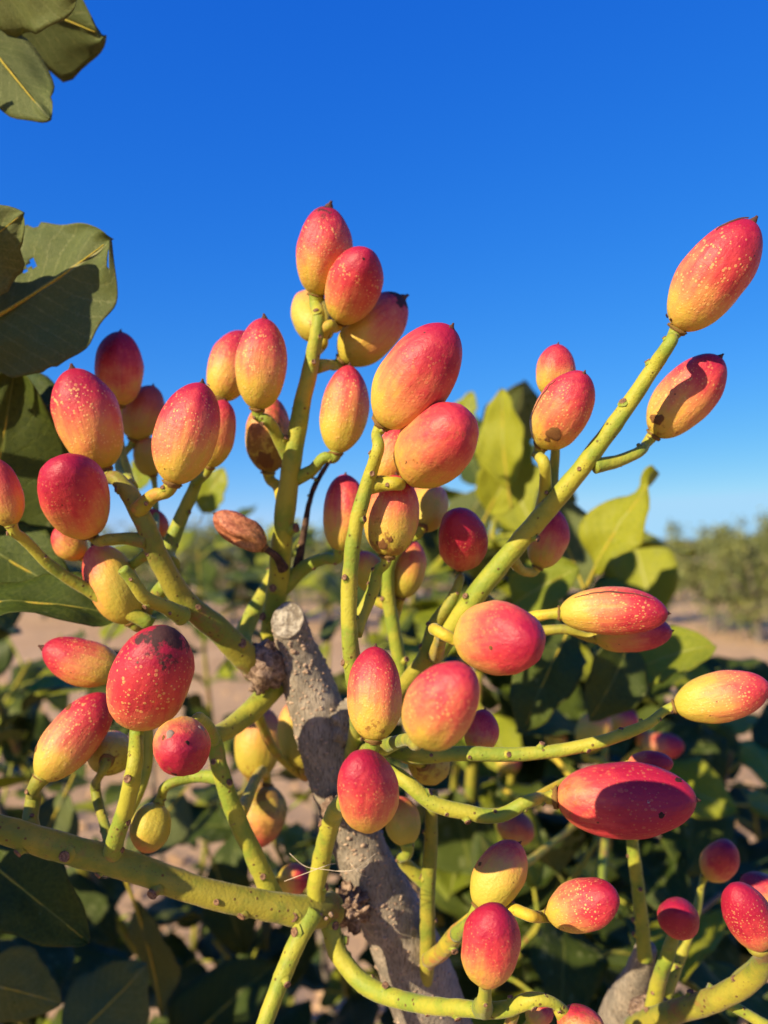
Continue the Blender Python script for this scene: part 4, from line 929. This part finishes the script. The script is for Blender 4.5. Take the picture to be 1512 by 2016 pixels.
# ------------------------------------------------------------------ orchard trees behind
def crown_mesh(seed, n=3400, rx=1.25, rz=1.0):
    rnd = random.Random(seed); V = []; F = []; cl = []
    for k in range(46):
        u = rnd.uniform(-1, 1); a = rnd.uniform(0, 6.283); q = rnd.random() ** .45; s = math.sqrt(1 - u * u)
        cl.append((Vector((rx * q * s * math.cos(a), rx * q * s * math.sin(a), rz * q * u)), rnd.uniform(.22, .42)))
    shoots = [(Vector((rx * .7 * math.cos(a), rx * .7 * math.sin(a), rz * .55)), Vector((math.cos(a) * .2, math.sin(a) * .2, 1)), rnd.uniform(.35, .75)) for a in [rnd.uniform(0, 6.283) for _ in range(16)]]
    for k in range(n):
        if rnd.random() < .2:
            c, d, L = rnd.choice(shoots); p = c + d * (L * rnd.random()) + Vector((rnd.gauss(0, .07), rnd.gauss(0, .07), rnd.gauss(0, .05)))
        else:
            c, R = rnd.choice(cl); p = c + Vector((rnd.gauss(0, 1), rnd.gauss(0, 1), rnd.gauss(0, .8))) * (R * .55)
        ax = Vector((rnd.uniform(-1, 1), rnd.uniform(-1, 1), rnd.uniform(-.7, .7))).normalized(); sd = ax.cross(Vector((rnd.uniform(-1, 1), rnd.uniform(-1, 1), rnd.uniform(-1, 1)))).normalized()
        L = rnd.uniform(.07, .13); w = L * .34; b = len(V)
        V += [p, p + ax * L * .5 + sd * w, p + ax * L + Vector((0, 0, -.01)), p + ax * L * .5 - sd * w]; F.append((b, b + 1, b + 2, b + 3))
    return mesh('crown', V, F, M_CROWN, False)
CROWNS = [crown_mesh(200 + i) for i in range(3)]
def trunk_mesh(seed):
    rnd = random.Random(seed); V = []; F = []
    def add(p):
        a, b, _, _ = tube_geo(p, 5, 10, .1, 8, seed=seed); o = len(V); V.extend(a); F.extend([tuple(i + o for i in f) for f in b])
    add([(Vector((0, 0, -.1)), .075), (Vector((.02, 0, .3)), .06), (Vector((0, .02, .7)), .05)])
    for k in range(6):
        a = k * 1.05 + rnd.uniform(-.3, .3)
        add([(Vector((0, .02, .62)), .035), (Vector((math.cos(a) * .35, math.sin(a) * .35, 1.05)), .026), (Vector((math.cos(a) * .75, math.sin(a) * .75, 1.7)), .012)])
    return mesh('trunk', V, F, M_TRUNK)
TRUNKS = [trunk_mesh(300 + i) for i in range(3)]
def orchard_tree(x, y, s, k, rz):
    z = gz(x, y) if math.hypot(x, y) < 25 else 0
    M = Matrix.Translation((x, y, z)) @ Matrix.Rotation(rz, 4, 'Z') @ Matrix.Diagonal((s, s, s, 1))
    e = link(bpy.data.objects.new('orchard_tree', None), None, M)
    tag(e, 'out of focus bushy orchard tree in the rows beyond the pistachio branch', 'tree', 'orchard trees in rows behind')
    link(bpy.data.objects.new('trunk', TRUNKS[k % 3]), e, M)
    link(bpy.data.objects.new('crown', CROWNS[k % 3]), e, M @ Matrix.Translation((0, 0, 1.35)))
rnd = random.Random(9); k = 0
for px, dist, sc in ((1490, 12.5, 1.05), (1400, 14.0, 1.08), (1285, 16.0, .92), (1215, 21.0, .98), (1600, 13.5, 1.15), (1345, 24.0, 1.0), (1460, 25.0, 1.1), (1150, 27.0, 1.0),
                     (330, 15.0, 1.1), (460, 17.0, 1.15), (230, 21.0, 1.2), (640, 15.0, 1.1), (560, 22.0, 1.2), (840, 17.0, 1.15), (1010, 16.0, 1.1), (1090, 24.0, 1.1), (90, 17.0, 1.1), (-20, 25.0, 1.1), (720, 25.0, 1.2), (950, 27.0, 1.2), (400, 27.0, 1.2)):
    orchard_tree((px - 756) / FPX * dist, dist, .70 * sc * rnd.uniform(.95, 1.05), k, rnd.uniform(0, 6)); k += 1

# the tree's own crown goes on beside the frame and shades what lies behind the cluster
def side_shoot(pts, nl, seed):
    global P
    keep = P
    P = lambda x, y, d: Vector((x, y, d))
    shoot(pts, nl, seed, size=(.05, .075), young=.05, r0=.005, lo=.25)
    P = keep
for i, (p, n) in enumerate([([(.10, .60, .55), (-.10, .42, 1.0), (-.20, .30, 1.25), (-.24, .26, 1.42)], 15), ([(.10, .60, .55), (-.15, .45, 1.0), (-.28, .36, 1.3), (-.30, .34, 1.5)], 15),
        ([(.08, .60, .60), (-.18, .40, 1.0), (-.26, .24, 1.18), (-.32, .15, 1.34)], 15), ([(.08, .60, .60), (-.10, .55, 1.0), (-.22, .48, 1.25), (-.26, .45, 1.45)], 15),
        ([(.1, .62, .6), (-.2, .6, 1.0), (-.36, .52, 1.25), (-.42, .48, 1.5)], 12), ([(.1, .6, .5), (-.1, .3, .9), (-.2, .15, 1.08), (-.26, .06, 1.16)], 20)]):
    side_shoot(p, n, 500 + i)
side_shoot([(.1, .6, .5), (-.1, .36, .95), (-.17, .21, 1.13), (-.215, .14, 1.26)], 18, 520)  # unseen shoot added to shade the lower left leaves
# twigs that carry the leaves against the sky and the added shade leaves
def sky_shade_twig(pts, r0, r1):
    V, F, _, _ = tube_geo([(p, r0 + (r1 - r0) * i / (len(pts) - 1)) for i, p in enumerate(pts)], 8, 12, .08, 150)
    build('twig', V, F, M_BARK, tree)
sky_shade_twig([Vector((.08, .58, .6)), Vector((-.14, .40, 1.05)), P(-330, 1250, .25), P(-190, 900, .215), P(-105, 640, .197), P(-150, 300, .19), P(-128, 60, .192), P(-110, -60, .20)], .009, .0016)
key_leaf((-430, 540, .166), (-150, 330, .166), (-.66, .43, .6), 41, .15, .3, .3, .75)  # this and the next: unseen leaves added to shade the fruits at left
key_leaf((-330, 760, .172), (-120, 620, .170), (-.66, .43, .6), 42, .15, .3, .3, .70)
sky_shade_twig([P(-330, 1250, .25), P(-460, 900, .20), P(-440, 560, .167)], .004, .0014)
sky_shade_twig([P(-330, 1250, .25), P(-350, 900, .19), P(-332, 765, .172)], .003, .0012)
SUNN = (-.66, .43, .6)
key_leaf((-920, 1740, .156), (-400, 1630, .146), SUNN, 43, .1, .3, .3, .85)  # three unseen leaves added to keep the lower left foliage in shade
key_leaf((-1100, 1930, .176), (-540, 1890, .170), SUNN, 44, .1, .3, .3, .85)
key_leaf((-820, 1830, .215), (-380, 1790, .210), SUNN, 45, .1, .3, .3, .85)
sky_shade_twig([P(-330, 1250, .25), P(-700, 1500, .22), P(-920, 1740, .156)], .004, .0012)
sky_shade_twig([P(-330, 1250, .25), P(-780, 1600, .23), P(-820, 1830, .215), P(-1100, 1930, .176)], .004, .0012)
key_leaf((-470, 1555, .152), (-25, 1655, .148), SUNN, 46, .1, .3, .3, .40)  # narrow leaf out of view, added to shade the horizontal stalk
sky_shade_twig([P(-700, 1500, .22), P(-600, 1520, .18), P(-470, 1555, .152)], .002, .0011)

# the 300 leaves that show largest stay parts of their own; the rest become one leafy mass
def merge_far_leaves(keep=300):
    import bmesh
    L = []
    for o in tree.children:
        if not o.name.startswith('leaf'): continue
        M = WM[o.name]; c = M @ Vector((0, .5, 0)); x, y, d = px_of(c); sz = M.to_scale()[1] * FPX / max(d, .03)
        inside = -150 < x < 1660 and -150 < y < 2170 and d > .05
        L.append((sz + (1e6 if inside else 0), o))
    L.sort(key=lambda q: -q[0])
    mats = [M_LTOP, M_LBOT, M_LYTOP, M_LYBOT, M_STALK, M_PED]; idx = {m.name: i for i, m in enumerate(mats)}
    big = bmesh.new(); drop = []
    for _, o in L[keep:]:
        for p in [o] + list(o.children):
            b = bmesh.new(); b.from_mesh(p.data); b.transform(Matrix.Translation(-TB) @ WM[p.name])
            for f in b.faces: f.material_index = idx[p.data.materials[f.material_index].name]
            t = bpy.data.meshes.new('t'); b.to_mesh(t); b.free(); big.from_mesh(t); bpy.data.meshes.remove(t); drop.append(p)
    if not drop: return
    for p in reversed(drop): bpy.data.objects.remove(p)
    me = bpy.data.meshes.new('leaf_mass'); big.to_mesh(me); big.free()
    for m in mats: me.materials.append(m)
    o = link(bpy.data.objects.new('leaf_mass', me), tree, Matrix.Translation(TB)); o['seed'] = .5; o['kind'] = 'stuff'
    print('leaves', len(L))
merge_far_leaves()
